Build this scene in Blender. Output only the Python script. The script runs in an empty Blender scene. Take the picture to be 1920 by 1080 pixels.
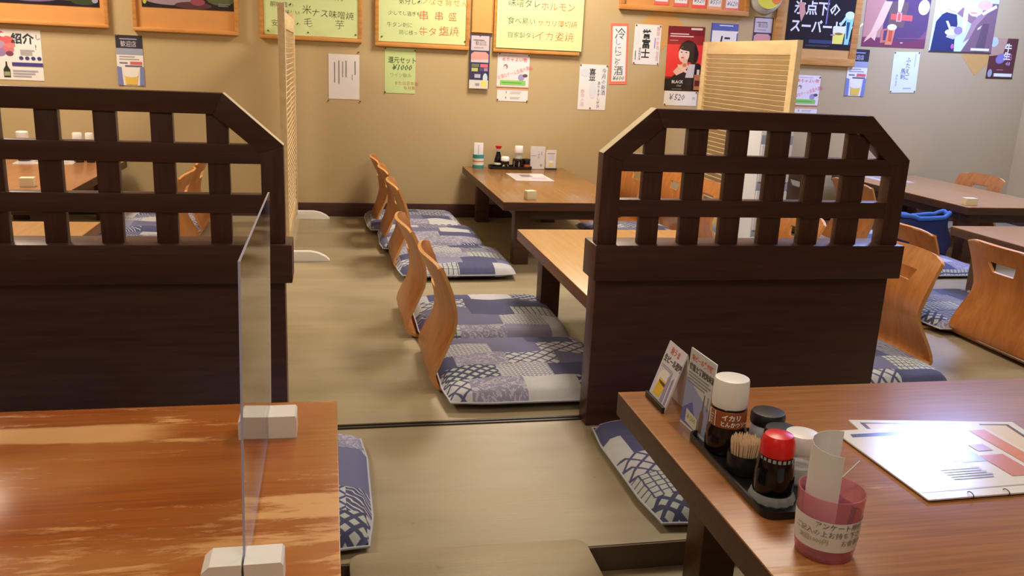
import bpy, bmesh, math, random
from mathutils import Vector, Matrix

SC = bpy.context.scene
COL = SC.collection
PI = math.pi
random.seed(7)

# ------------------------------------------------------------------ camera
cam_d = bpy.data.cameras.new('camera')
cam = bpy.data.objects.new('camera', cam_d)
COL.objects.link(cam)
cx = Vector((0.97897185, -0.199118, 0.04434114))
cy = Vector((0.00884133, 0.25857419, 0.96595094))
cz = -Vector((0.20380369, 0.94524675, -0.25489732))
cam.matrix_world = Matrix(((cx.x, cy.x, cz.x, 0.0), (cx.y, cy.y, cz.y, 0.0), (cx.z, cy.z, cz.z, 1.0), (0, 0, 0, 1)))
cam_d.sensor_width = 36.0
cam_d.lens = 1626.19453 / 1920 * 36
cam_d.clip_start = 0.02
SC.camera = cam

# ------------------------------------------------------------------ world, lamps, exposure
wd = bpy.data.worlds.new('world'); SC.world = wd; wd.use_nodes = True
wd.node_tree.nodes['Background'].inputs[0].default_value = (1.0, 0.86, 0.72, 1)
wd.node_tree.nodes['Background'].inputs[1].default_value = 0.05
SC.view_settings.view_transform = 'Standard'
SC.view_settings.look = 'None'
SC.view_settings.gamma = 1.0
SC.view_settings.use_curve_mapping = False
SC.view_settings.exposure = 0.06
WARM = (1.0, 0.835, 0.65)
COOL = (0.34, 0.47, 1.0)

def lamp(x, y, sx, sy, power, col=WARM, z=2.2, spread=PI):
    d = bpy.data.lights.new('ceiling_lamp', 'AREA'); d.shape = 'RECTANGLE'
    d.size = sx; d.size_y = sy; d.energy = power; d.color = col
    o = bpy.data.objects.new('ceiling_lamp', d); COL.objects.link(o); o.location = (x, y, z)
    return o

lamp(-1.87, 4.78, 0.5, 0.5, 44)
lamp(1.15, 4.78, 0.5, 0.5, 46)
lamp(4.0, 4.78, 0.5, 0.5, 66, COOL)
lamp(-1.4, 2.2, 0.6, 0.6, 15)
lamp(1.3, 2.6, 0.6, 0.6, 22)
lamp(3.6, 2.5, 0.6, 0.6, 17, (0.9, 0.86, 0.82))
lamp(0.6, 0.2, 0.8, 0.8, 14)
lamp(-1.5, -0.6, 0.8, 0.8, 14)

# ------------------------------------------------------------------ colour + material helpers
def lin(c):
    c /= 255.0
    return c / 12.92 if c <= 0.04045 else ((c + 0.055) / 1.055) ** 2.4
def S(r, g, b, k=1.0):
    """albedo of a thing seen as this sRGB colour under the room's warm lamps"""
    return tuple(min(0.86, lin(v) / l * k) for v, l in ((r, .88), (g, .78), (b, .66)))

class NT:
    def __init__(s, name):
        s.m = bpy.data.materials.new(name); s.m.use_nodes = True
        s.t = s.m.node_tree; s.n = s.t.nodes; s.l = s.t.links
        s.b = s.n['Principled BSDF']
    def add(s, typ, **kw):
        n = s.n.new(typ)
        for k, v in kw.items():
            setattr(n, k, v)
        return n
    def put(s, sock, v):
        if hasattr(v, 'is_linked') or isinstance(v, bpy.types.NodeSocket): s.l.new(v, sock)
        elif isinstance(v, (tuple, list)) and len(v) == 3 and sock.type == 'RGBA': sock.default_value = (*v, 1)
        else: sock.default_value = v
    def math(s, op, a, b=0.0, c=0.0):
        n = s.add('ShaderNodeMath', operation=op)
        for i, v in enumerate((a, b, c)): s.put(n.inputs[i], v)
        return n.outputs[0]
    def mix(s, f, a, b):
        n = s.add('ShaderNodeMix', data_type='RGBA')
        s.put(n.inputs[0], f); s.put(n.inputs[6], a); s.put(n.inputs[7], b)
        return n.outputs[2]
    def coords(s, which='Object', scale=(1, 1, 1), loc=(0, 0, 0), rot=(0, 0, 0)):
        t = s.add('ShaderNodeTexCoord'); mp = s.add('ShaderNodeMapping')
        s.l.new(t.outputs[which], mp.inputs[0])
        mp.inputs['Scale'].default_value = scale; mp.inputs['Location'].default_value = loc; mp.inputs['Rotation'].default_value = rot
        return mp.outputs[0]
    def noise(s, vec, scale=5.0, detail=4.0, rough=0.5, dist=0.0):
        n = s.add('ShaderNodeTexNoise'); s.l.new(vec, n.inputs['Vector'])
        n.inputs['Scale'].default_value = scale; n.inputs['Detail'].default_value = detail
        n.inputs['Roughness'].default_value = rough; n.inputs['Distortion'].default_value = dist
        return n.outputs[0]
    def step(s, v, lo, hi):
        n = s.add('ShaderNodeMapRange', interpolation_type='SMOOTHSTEP')
        s.put(n.inputs[0], v); n.inputs[1].default_value = lo; n.inputs[2].default_value = hi
        return n.outputs[0]
    def bump(s, h, strength=0.2, dist=0.01):
        n = s.add('ShaderNodeBump'); s.put(n.inputs['Height'], h)
        n.inputs['Strength'].default_value = strength; n.inputs['Distance'].default_value = dist
        s.l.new(n.outputs[0], s.b.inputs['Normal'])
    def set(s, col=None, rough=None, **kw):
        if col is not None: s.put(s.b.inputs['Base Color'], col)
        if rough is not None: s.put(s.b.inputs['Roughness'], rough)
        for k, v in kw.items(): s.put(s.b.inputs[k.replace('_', ' ')], v)
        return s.m

def plain(name, col, rough=0.5, var=0.06, **kw):
    t = NT(name)
    nz = t.noise(t.coords('Object'), 18, 3)
    a = tuple(c * (1 - var) for c in col); b = tuple(min(.95, c * (1 + var)) for c in col)
    return t.set(t.mix(nz, a, b), rough, **kw)

def wood(name, c1, c2, rough=0.4, scale=(2, 30, 30), bump=0.05, **kw):
    t = NT(name)
    v = t.coords('Object', scale)
    n1 = t.noise(v, 1.6, 6, 0.6, 0.4)
    t.set(t.mix(t.step(n1, 0.3, 0.72), c1, c2), rough, **kw)
    if bump: t.bump(n1, bump, 0.004)
    return t.m

M = {}
def build_materials():
    # plaster wall
    t = NT('wall_plaster'); v = t.coords('Object')
    n1 = t.noise(v, 2.2, 3); n2 = t.noise(v, 160, 2)
    c = t.mix(n1, S(174, 146, 100), S(184, 156, 110))
    t.set(c, 0.85); t.bump(n2, 0.25, 0.002); M['wall'] = t.m
    M['ceiling'] = plain('ceiling_board', S(215, 200, 175), 0.9)
    # vinyl tatami floor
    t = NT('floor_vinyl'); v = t.coords('Object', (1.4, 7, 1)); vb = t.coords('Object')
    n1 = t.noise(v, 1.1, 5, 0.6); n2 = t.noise(t.coords('Object', (2, 160, 1)), 1.5, 3); n3 = t.noise(vb, 1.3, 3)
    c = t.mix(t.step(n1, .3, .75), S(146, 126, 94), S(160, 140, 106))
    c = t.mix(t.math('MULTIPLY', t.step(n3, .45, .75), .35), c, S(124, 106, 78))
    spots = t.step(t.noise(vb, 38, 2), .72, .78)
    c = t.mix(t.math('MULTIPLY', spots, .35), c, S(110, 92, 66))
    t.set(c, t.math('ADD', t.math('MULTIPLY', n1, .25), .3)); t.bump(n2, 0.12, 0.002); M['floor'] = t.m
    M['dark'] = wood('dark_stained_wood', S(62, 35, 29), S(76, 44, 37), 0.36, (3, 40, 40), 0.08)
    M['darkv'] = wood('dark_stained_wood_upright', S(64, 36, 30), S(78, 45, 38), 0.36, (40, 40, 3), 0.08)
    M['seam'] = plain('black_seam', S(26, 22, 18), 0.4)
    M['riser'] = plain('riser_brown', S(92, 70, 52), 0.6)
    M['plyshade'] = wood('shaded_chair_plywood', S(60, 36, 28), S(72, 44, 34), 0.4, (25, 25, 2), 0)  # chair plywood with backlit shade put into its colour
    M['bare'] = plain('pale_edge_wood', S(206, 182, 142), 0.6)  # pale cream tone for the partitions' slanting edges
    # plywood
    t = NT('chair_plywood'); n1 = t.noise(t.coords('Object', (25, 25, 2)), 1.5, 5, .6, .5)
    t.set(t.mix(t.step(n1, .3, .7), S(150, 86, 36), S(170, 102, 46)), 0.32); M['ply'] = t.m
    M['plyedge'] = wood('plywood_edge', S(196, 132, 66), S(216, 156, 92), 0.5, (200, 3, 200), 0)
    # tables
    M['tableA1'] = wood('light_table_wood', S(176, 122, 62), S(190, 136, 72), 0.34, (40, 2, 40), 0.03)
    M['tableA2'] = wood('brown_table_wood', S(124, 82, 38), S(142, 96, 48), 0.2, (40, 2, 40), 0.03)
    M['tableC'] = wood('red_brown_table_wood', S(150, 96, 58), S(164, 108, 66), 0.28, (40, 2, 40), 0.03)
    M['tableB'] = wood('grey_brown_table_wood', S(160, 112, 68), S(172, 124, 78), 0.28, (40, 2, 40), 0.03)
    M['tbledark'] = wood('table_leg_wood', S(62, 36, 22), S(78, 46, 28), 0.45, (3, 30, 30), 0.05)
    M['legA1'] = wood('table_edge_wood', S(98, 58, 32), S(112, 68, 38), 0.4, (30, 3, 30), 0.05)
    def worn(name, dark, mid, pale, lo, hi, band=None, seed=0.0, ro=.24):
        t = NT(name); v = t.coords('Object', (1, 1, 1), (seed, seed * .7, 0))
        st = t.coords('Object', (1.2, 6.5, 1), (seed, seed, 0)); fine = t.coords('Object', (3, 90, 1), (seed, 0, 0))
        n1 = t.math('ADD', t.math('MULTIPLY', t.noise(st, 1.5, 9, .74, .5), .62), t.math('MULTIPLY', t.noise(t.coords('Object', (2.2, 15, 1), (seed, 0, 0)), 2.6, 8, .7, .3), .40)); n2 = t.noise(v, 1.5, 2); n3 = t.noise(fine, 1.5, 4)
        base = t.mix(t.step(n3, .25, .75), dark, mid)
        base = t.mix(t.math('MULTIPLY', t.step(t.noise(st, .9, 3), .4, .65), .5), base, mid)
        m = t.step(t.math('ADD', n1, t.math('MULTIPLY', n2, .35)), lo, hi)
        if band:
            y0, wdt, xmax = band
            sp = t.add('ShaderNodeSeparateXYZ'); t.l.new(t.coords('Object'), sp.inputs[0])
            wob = t.math('MULTIPLY', t.math('SUBTRACT', t.noise(st, 1.6, 8, .65), .5), .075)
            d = t.math('ABSOLUTE', t.math('SUBTRACT', t.math('ADD', sp.outputs[1], wob), y0))
            bm_ = t.math('MULTIPLY', t.math('SUBTRACT', 1.0, t.step(d, wdt * .7, wdt)), t.math('SUBTRACT', 1.0, t.step(t.math('ADD', sp.outputs[0], t.math('MULTIPLY', wob, 3)), xmax - .06, xmax + .04)))
            m = t.math('MAXIMUM', m, bm_)
        veil = t.step(t.math('ADD', t.noise(st, .8, 4, .6), t.math('MULTIPLY', n2, .3)), .55, .95)
        c = t.mix(t.math('MULTIPLY', veil, .38), base, pale)
        c = t.mix(t.math('MULTIPLY', m, .85), c, pale)
        t.set(c, t.math('ADD', t.math('MULTIPLY', m, .2), ro)); t.bump(m, 0.08, 0.002)
        return t.m
    M['wornL'] = worn('worn_table_left', S(136, 66, 20), S(162, 84, 30), S(208, 152, 90), .718, .80, (0.287, .036, 0.5), 0.3)
    M['wornR'] = worn('worn_table_right', S(132, 80, 40), S(158, 100, 54), S(200, 152, 98), .72, .86, None, 5.0, .3)
    M['edgeR'] = wood('worn_table_edge', S(66, 42, 28), S(80, 52, 34), 0.5, (3, 30, 30), 0.05)
    # pale wood
    M['pale'] = wood('pale_screen_wood', S(202, 168, 116), S(216, 184, 134), 0.5, (20, 3, 20), 0.04)
    M['palefoot'] = wood('pale_block_wood', S(246, 228, 206), S(252, 238, 220), 0.5, (4, 30, 30), 0.03)
    M['block'] = plain('cream_block', S(226, 206, 160), 0.5)
    M['cork'] = plain('cork_board', S(196, 132, 68), 0.8, 0.08)
    M['frame'] = wood('board_frame_wood', S(180, 116, 52), S(200, 138, 70), 0.45, (4, 30, 30), 0.03)
    M['ochre'] = plain('ochre_board', S(196, 142, 74), 0.6)
    for k, c, r in (('paper', (218, 204, 192), .6), ('greenpaper', (198, 204, 138), .6), ('greenpale', (186, 196, 126), .6), ('white', (226, 216, 200), .35),
                    ('whitecap', (238, 230, 212), .35), ('black', (24, 20, 20), .35), ('blacklid', (38, 32, 30), .4), ('redcap', (206, 26, 26), .3),
                    ('soy', (12, 8, 8), .08), ('pick', (214, 178, 138), .7), ('silver', (190, 180, 165), .25), ('whitebox', (206, 200, 204), .4),
                    ('greyband', (150, 152, 166), .4), ('navycloth', (30, 38, 78), .85), ('bluerim', (62, 104, 168), .7), ('teal', (48, 134, 122), .35),
                    ('pin', (92, 70, 44), .4), ('sauce', (24, 14, 12), .14), ('orange', (176, 84, 50), .5), ('creamlabel', (216, 204, 178), .5), ('salt', (232, 226, 214), .8),
                    ('pen', (34, 34, 40), .4), ('brownlabel', (150, 76, 40), .4)):
        M[k] = plain('m_' + k, S(*c), r, 0.04)
    M['menu'] = plain('laminated_menu', S(232, 222, 210), 0.16, 0.01)
    # print: colour comes from the painted print itself
    t = NT('print_ink'); a = t.add('ShaderNodeAttribute', attribute_name='Col'); t.set(a.outputs['Color'], 0.5); M['print'] = t.m
    t = NT('print_gloss'); a = t.add('ShaderNodeAttribute', attribute_name='Col'); t.set(a.outputs['Color'], 0.17); M['printgloss'] = t.m
    # clear sheets: same Schlick reflection from both sides, rest passes through
    def clear(name, tint, f0=0.04, diffuse=None, dw=0.0):
        m = bpy.data.materials.new(name); m.use_nodes = True; nt = m.node_tree; nt.nodes.clear()
        N = nt.nodes.new; L = nt.links.new
        g = N('ShaderNodeNewGeometry'); dt = N('ShaderNodeVectorMath'); dt.operation = 'DOT_PRODUCT'
        L(g.outputs['Incoming'], dt.inputs[0]); L(g.outputs['Normal'], dt.inputs[1])
        def mt(op, a, b=0.0):
            n = N('ShaderNodeMath'); n.operation = op
            for i, v in enumerate((a, b)):
                if isinstance(v, float): n.inputs[i].default_value = v
                else: L(v, n.inputs[i])
            return n.outputs[0]
        f = mt('ADD', mt('MULTIPLY', mt('POWER', mt('SUBTRACT', 1.0, mt('ABSOLUTE', dt.outputs['Value'])), 4.2), 1 - f0), f0)
        tr = N('ShaderNodeBsdfTransparent'); tr.inputs[0].default_value = (*tint, 1)
        gl = N('ShaderNodeBsdfGlossy'); gl.inputs['Roughness'].default_value = 0.01
        mx = N('ShaderNodeMixShader'); L(f, mx.inputs[0]); L(tr.outputs[0], mx.inputs[1]); L(gl.outputs[0], mx.inputs[2])
        last = mx
        if diffuse:
            df = N('ShaderNodeBsdfDiffuse'); df.inputs[0].default_value = (*diffuse, 1)
            m2 = N('ShaderNodeMixShader'); m2.inputs[0].default_value = dw
            L(mx.outputs[0], m2.inputs[1]); L(df.outputs[0], m2.inputs[2]); last = m2
        o = N('ShaderNodeOutputMaterial'); L(last.outputs[0], o.inputs[0])
        return m
    M['acrylic'] = clear('clear_acrylic', (.98, .98, .98))
    M['acrylicedge'] = plain('acrylic_edge', S(170, 165, 185), 0.2)
    M['glass'] = clear('clear_glass', (.93, .93, .91), .08, S(214, 210, 200), .3)
    M['pink'] = clear('pink_plastic', (.96, .72, .76), .05, S(236, 152, 160), .2)
    M['smoke'] = clear('smoked_plastic', (.30, .22, .20), .05, S(40, 30, 28), .3)
    # patchwork cushion cloth
    t = NT('patchwork_indigo_cloth')
    co = t.add('ShaderNodeTexCoord'); oi = t.add('ShaderNodeObjectInfo')
    off = t.add('ShaderNodeVectorMath', operation='SCALE'); cmb = t.add('ShaderNodeCombineXYZ')
    t.l.new(oi.outputs['Random'], cmb.inputs[0]); t.l.new(oi.outputs['Random'], cmb.inputs[1]); t.l.new(cmb.outputs[0], off.inputs[0]); off.inputs['Scale'].default_value = 37.0
    ad = t.add('ShaderNodeVectorMath', operation='ADD'); t.l.new(co.outputs['Object'], ad.inputs[0]); t.l.new(off.outputs[0], ad.inputs[1])
    sp = t.add('ShaderNodeSeparateXYZ'); t.l.new(ad.outputs[0], sp.inputs[0])
    X, Y = sp.outputs[0], sp.outputs[1]
    row = t.math('FLOOR', t.math('MULTIPLY', Y, 9.5))
    wn = t.add('ShaderNodeTexWhiteNoise', noise_dimensions='1D'); t.l.new(row, wn.inputs['W'])
    xs = t.math('ADD', t.math('MULTIPLY', X, 6.0), t.math('MULTIPLY', wn.outputs[0], 5.0))
    colm = t.math('FLOOR', xs)
    cv = t.add('ShaderNodeCombineXYZ'); t.l.new(row, cv.inputs[0]); t.l.new(colm, cv.inputs[1])
    w2 = t.add('ShaderNodeTexWhiteNoise', noise_dimensions='2D'); t.l.new(cv.outputs[0], w2.inputs['Vector'])
    idv = w2.outputs[0]
    navy = S(66, 66, 98); slate = S(98, 96, 122); lav = S(128, 122, 138); pale = S(186, 180, 172); deep = S(50, 54, 82); cream = S(176, 176, 160)
    xy = t.add('ShaderNodeCombineXYZ'); t.l.new(X, xy.inputs[0]); t.l.new(Y, xy.inputs[1])
    def scaled(rot, sc):
        mp = t.add('ShaderNodeMapping'); t.l.new(xy.outputs[0], mp.inputs[0])
        mp.inputs['Rotation'].default_value = (0, 0, rot); mp.inputs['Scale'].default_value = sc
        return mp.outputs[0]
    def cells(vec, edge):
        s2 = t.add('ShaderNodeSeparateXYZ'); t.l.new(vec, s2.inputs[0])
        a = t.math('ABSOLUTE', t.math('SUBTRACT', t.math('FRACT', s2.outputs[0]), .5)); b = t.math('ABSOLUTE', t.math('SUBTRACT', t.math('FRACT', s2.outputs[1]), .5))
        return t.math('SUBTRACT', 1.0, t.step(t.math('MAXIMUM', a, b), edge - .03, edge + .03))
    nz = t.noise(xy.outputs[0], 60, 2)
    p_lat = t.mix(cells(scaled(.785, (30, 30, 1)), .39), navy, pale)
    p_dia = t.mix(cells(scaled(.785, (36, 36, 1)), .30), deep, cream)
    vo = t.add('ShaderNodeTexVoronoi', feature='DISTANCE_TO_EDGE'); t.l.new(scaled(0, (1, 1, 1)), vo.inputs['Vector']); vo.inputs['Scale'].default_value = 46; vo.inputs['Randomness'].default_value = .15
    p_hex = t.mix(t.step(vo.outputs['Distance'], .07, .12), navy, cream)
    fl = t.noise(xy.outputs[0], 32, 4, .6, 2.5)
    p_flo = t.mix(t.step(fl, .5, .56), lav, S(176, 166, 172)); p_flo = t.mix(t.step(fl, .62, .66), p_flo, S(90, 84, 112))
    wv = t.add('ShaderNodeTexWave', wave_type='RINGS', rings_direction='SPHERICAL'); t.l.new(scaled(0, (1, 1, 1)), wv.inputs['Vector']); wv.inputs['Scale'].default_value = 22; wv.inputs['Distortion'].default_value = 9; wv.inputs['Detail'].default_value = 1
    p_vine = t.mix(t.step(wv.outputs['Color'], .78, .86), navy, pale)
    br = t.add('ShaderNodeTexBrick'); t.l.new(scaled(.785, (1, 1, 1)), br.inputs['Vector'])
    br.inputs['Scale'].default_value = 42; br.inputs['Mortar Size'].default_value = .11; br.inputs['Brick Width'].default_value = .9; br.inputs['Row Height'].default_value = .38; br.inputs['Mortar Smooth'].default_value = .1
    for i, c_ in ((1, slate), (2, navy), (3, pale)): br.inputs[i].default_value = (*c_, 1)
    p_say = br.outputs['Color']
    c = p_flo
    for thr, pc in ((.14, navy), (.28, slate), (.40, lav), (.45, pale), (.57, p_lat), (.68, p_dia), (.77, p_hex), (.85, p_say), (.91, p_vine)):
        c = t.mix(t.math('GREATER_THAN', idv, thr), c, pc)
    c = t.mix(t.math('MULTIPLY', nz, .22), c, S(112, 108, 124))
    t.set(c, .85); t.bump(t.noise(xy.outputs[0], 500, 2), .25, .001)
    M['cloth'] = t.m
    M['piping'] = plain('cushion_piping', S(176, 170, 172), .85)
build_materials()

# ------------------------------------------------------------------ mesh helpers
def bm_box(bm, x0, x1, y0, y1, z0, z1, bev=0.0, seg=2):
    r = bmesh.ops.create_cube(bm, size=1.0)
    vs = r['verts']
    for v in vs:
        v.co = Vector((x0 + (v.co.x + .5) * (x1 - x0), y0 + (v.co.y + .5) * (y1 - y0), z0 + (v.co.z + .5) * (z1 - z0)))
    if bev > 0:
        es = list({e for v in vs for e in v.link_edges})
        bmesh.ops.bevel(bm, geom=es, offset=bev, segments=seg, profile=.6, affect='EDGES')
    return bm

def box(x0, x1, y0, y1, z0, z1, bev=0.003, seg=2):
    bm = bmesh.new(); bm_box(bm, x0, x1, y0, y1, z0, z1, bev, seg); return bm

def bm_prism(bm, pts, axis, a, b):
    """polygon pts (2D) pushed along axis 'x','y','z' from a to b"""
    def mk(p, t):
        return {'x': (t, p[0], p[1]), 'y': (p[0], t, p[1]), 'z': (p[0], p[1], t)}[axis]
    v0 = [bm.verts.new(mk(p, a)) for p in pts]; v1 = [bm.verts.new(mk(p, b)) for p in pts]
    n = len(pts)
    fs = [bm.faces.new(v0), bm.faces.new(v1)]
    for i in range(n): fs.append(bm.faces.new((v0[i], v0[(i + 1) % n], v1[(i + 1) % n], v1[i])))
    bmesh.ops.recalc_face_normals(bm, faces=fs)
    return bm

def prism(pts, axis, a, b, bev=0.0):
    bm = bmesh.new(); bm_prism(bm, pts, axis, a, b)
    if bev: bmesh.ops.bevel(bm, geom=list(bm.edges), offset=bev, segments=2, profile=.6, affect='EDGES')
    return bm

def lathe(prof, n=32, bm=None, flute=0.0, nf=0, cx=0.0, cy=0.0):
    bm = bm or bmesh.new()
    rings = []
    for r, z in prof:
        if r < 1e-6: rings.append([bm.verts.new((cx, cy, z))]); continue
        rg = []
        for i in range(n):
            a = 2 * PI * i / n; rr = r * (1 + (flute * math.cos(nf * a) if nf else 0))
            rg.append(bm.verts.new((cx + rr * math.cos(a), cy + rr * math.sin(a), z)))
        rings.append(rg)
    fs = []
    for a, b in zip(rings, rings[1:]):
        for i in range(n):
            j = (i + 1) % n
            if len(a) == 1 and len(b) == 1: continue
            if len(a) == 1: fs.append(bm.faces.new((a[0], b[j], b[i])))
            elif len(b) == 1: fs.append(bm.faces.new((a[i], a[j], b[0])))
            else: fs.append(bm.faces.new((a[i], a[j], b[j], b[i])))
    bmesh.ops.recalc_face_normals(bm, faces=fs)
    return bm

def tube(pts, r, n=8, bm=None, closed=False):
    bm = bm or bmesh.new(); rings = []
    P = [Vector(p) for p in pts]; m = len(P)
    for i, p in enumerate(P):
        a = P[(i - 1) % m] if (closed or i > 0) else p
        b = P[(i + 1) % m] if (closed or i < m - 1) else p
        d = (b - a).normalized()
        up = Vector((0, 0, 1)) if abs(d.z) < .9 else Vector((1, 0, 0))
        s = d.cross(up).normalized(); u = s.cross(d)
        rings.append([bm.verts.new(p + (s * math.cos(2 * PI * k / n) + u * math.sin(2 * PI * k / n)) * r) for k in range(n)])
    fs = []
    pairs = list(zip(rings, rings[1:])) + ([(rings[-1], rings[0])] if closed else [])
    for a, b in pairs:
        for k in range(n): fs.append(bm.faces.new((a[k], a[(k + 1) % n], b[(k + 1) % n], b[k])))
    if not closed: fs += [bm.faces.new(rings[0]), bm.faces.new(rings[-1])]
    bmesh.ops.recalc_face_normals(bm, faces=fs)
    return bm

def rrect(x0, x1, y0, y1, r, n=5):
    out = []
    for cx_, cy_, a0 in ((x1 - r, y1 - r, 0), (x0 + r, y1 - r, PI / 2), (x0 + r, y0 + r, PI), (x1 - r, y0 + r, 1.5 * PI)):
        for i in range(n + 1):
            a = a0 + PI / 2 * i / n; out.append((cx_ + r * math.cos(a), cy_ + r * math.sin(a)))
    return out

def mesh_of(name, bm, mats, smooth=0.6):
    me = bpy.data.meshes.new(name); bm.to_mesh(me); bm.free()
    for m in (mats if isinstance(mats, (list, tuple)) else [mats]): me.materials.append(m)
    if smooth:
        for p in me.polygons: p.use_smooth = True
        me.set_sharp_from_angle(angle=smooth)
    return me

def obj(name, bm, mat, parent=None, loc=(0, 0, 0), rot=(0, 0, 0), smooth=0.6):
    me = bm if isinstance(bm, bpy.types.Mesh) else mesh_of(name, bm, mat, smooth)
    o = bpy.data.objects.new(name, me); COL.objects.link(o)
    o.location = loc; o.rotation_euler = rot
    if parent: o.parent = parent
    return o

def tag(o, label, cat, group=None):
    o['label'] = label; o['category'] = cat
    if group: o['group'] = group
    return o

def thing(name, label, cat, loc=(0, 0, 0), rz=0.0, group=None):
    o = bpy.data.objects.new(name, None); COL.objects.link(o); o.empty_display_size = .1
    o.location = loc; o.rotation_euler = (0, 0, rz)
    return tag(o, label, cat, group)

def struct(name, bm, mat, smooth=0.6):
    o = obj(name, bm, mat, None, smooth=smooth); o['kind'] = 'structure'; return o

def copy_tree(o, parent=None):
    c = o.copy(); COL.objects.link(c)
    if parent: c.parent = parent
    for ch in list(o.children): copy_tree(ch, c)
    return c

# ------------------------------------------------------------------ flat print (lettering and pictures on paper)
class Print:
    """2D patches in metres, x right and z up from the sheet's lower left corner, facing -Y"""
    def __init__(s, w, h):
        s.w, s.h, s.v, s.f, s.c, s.k = w, h, [], [], [], 0
    def _y(s):
        s.k += 1; return -0.00012 * s.k
    def poly(s, pts, col, k=1.0):
        y = s._y(); i = len(s.v)
        area = sum(pts[j][0] * pts[(j + 1) % len(pts)][1] - pts[(j + 1) % len(pts)][0] * pts[j][1] for j in range(len(pts)))
        if area < 0: pts = pts[::-1]
        s.v += [(p[0] * s.w, y, p[1] * s.h) for p in pts]
        s.f.append(tuple(range(i, i + len(pts)))); s.c.append(S(*col, k))
    def rect(s, u0, v0, u1, v1, col): s.poly([(u0, v0), (u1, v0), (u1, v1), (u0, v1)], col)
    def ell(s, u, v, ru, rv, col, rot=0.0, n=20):
        pts = []
        for i in range(n):
            a = 2 * PI * i / n; x, y = ru * s.w * math.cos(a), rv * s.h * math.sin(a)
            pts.append((u + (x * math.cos(rot) - y * math.sin(rot)) / s.w, v + (x * math.sin(rot) + y * math.cos(rot)) / s.h))
        s.poly(pts, col)
    def bars(s, u0, v0, u1, v1, n, col, vert=False):
        """small print too fine to read in the photograph"""
        rnd = random.Random(int(u0 * 999 + v0 * 77 + n))
        for i in range(n):
            f = (i + .25) / n; g = (i + .7) / n; e = rnd.uniform(.7, 1)
            if vert: s.rect(u0 + (u1 - u0) * f, v1 - (v1 - v0) * e, u0 + (u1 - u0) * g, v1, col)
            else: s.rect(u0, v0 + (v1 - v0) * f, u0 + (u1 - u0) * e, v0 + (v1 - v0) * g, col)
    def text(s, body, u, v, size, col, vert=False, rot=0.0, shear=0.0, bold=0.0, sx=1.0, space=1.0):
        """u, v = lower left of the first line in metres; size = glyph height in metres"""
        cu = bpy.data.curves.new('text', 'FONT'); cu.body = '\n'.join(body) if vert else body
        cu.size = size * 1.12; cu.resolution_u = 1; cu.shear = shear; cu.offset = bold * size; cu.space_character = space
        if vert: cu.space_line = 1.0
        o = bpy.data.objects.new('text', cu); COL.objects.link(o)
        dg = bpy.context.evaluated_depsgraph_get()
        me = bpy.data.meshes.new_from_object(o.evaluated_get(dg))
        y = s._y(); i = len(s.v); ca, sa = math.cos(rot), math.sin(rot)
        for p in me.vertices:
            x, z = p.co.x * sx, p.co.y
            s.v.append((u + x * ca - z * sa, y, v + x * sa + z * ca))
        c_ = S(*col)
        for p in me.polygons:
            s.f.append(tuple(i + k for k in p.vertices)); s.c.append(c_)
        bpy.data.objects.remove(o); bpy.data.meshes.remove(me); bpy.data.curves.remove(cu)
    def build(s, parent, name='print', loc=(0, 0, 0), mat='print', rot=(0, 0, 0), warp=None):
        me = bpy.data.meshes.new(name)
        vs = [warp(p) for p in s.v] if warp else s.v
        me.from_pydata(vs, [], s.f); me.materials.append(M[mat])
        a = me.color_attributes.new('Col', 'FLOAT_COLOR', 'CORNER')
        k = 0
        for p, c_ in zip(me.polygons, s.c):
            for _ in p.vertices:
                a.data[k].color = (*c_, 1); k += 1
        o = bpy.data.objects.new(name, me); COL.objects.link(o); o.location = loc; o.rotation_euler = rot; o.parent = parent
        return o

# ------------------------------------------------------------------ room shell
W = 5.48                                   # inner face of the back wall
XL, XR, YN, ZC, ZL = -3.4, 4.86, -2.6, 2.25, -0.06
struct('floor', box(XL, XR, 1.58, W, -.3, 0, .002), M['floor'])
struct('floor_lower', box(XL, XR, YN, 1.574, -.36, ZL, 0), M['floor'])
struct('trim_riser', box(XL, XR, 1.5745, 1.5795, ZL, -.002, 0), M['riser'])
struct('wall_back', box(XL - .1, XR + .1, W, W + .1, -.36, ZC, 0), M['wall'])
struct('wall_right', box(XR, XR + .1, YN, W, -.36, ZC, 0), M['wall'])
struct('wall_left', box(XL - .1, XL, YN, W, -.36, ZC, 0), M['wall'])
struct('wall_front', box(XL - .1, XR + .1, YN - .1, YN, -.36, ZC, 0), M['wall'])
struct('ceiling', box(XL - .1, XR + .1, YN - .1, W + .1, ZC, ZC + .1, 0), M['ceiling'])
struct('baseboard_back', box(XL, XR, W - .014, W, 0, .085, .003), M['dark'])
struct('baseboard_right', box(XR - .014, XR, 1.58, W - .014, 0, .085, .003), M['dark'])
bm = bmesh.new()
bm_box(bm, XL, XR, 2.236, 2.247, 0, .004, .001); bm_box(bm, XL, XR, 2.254, 2.263, 0, .004, .001)
struct('trim_1', bm, M['seam'])
# loose floor board over the step, front of the aisle
t = prism(rrect(.03, .525, .5, 1.588, .03), 'z', .001, .016, .003)
tag(obj('floor_mat', t, M['floor']), 'beige mat with a rounded corner lying across the floor step between the front tables', 'mat')

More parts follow.
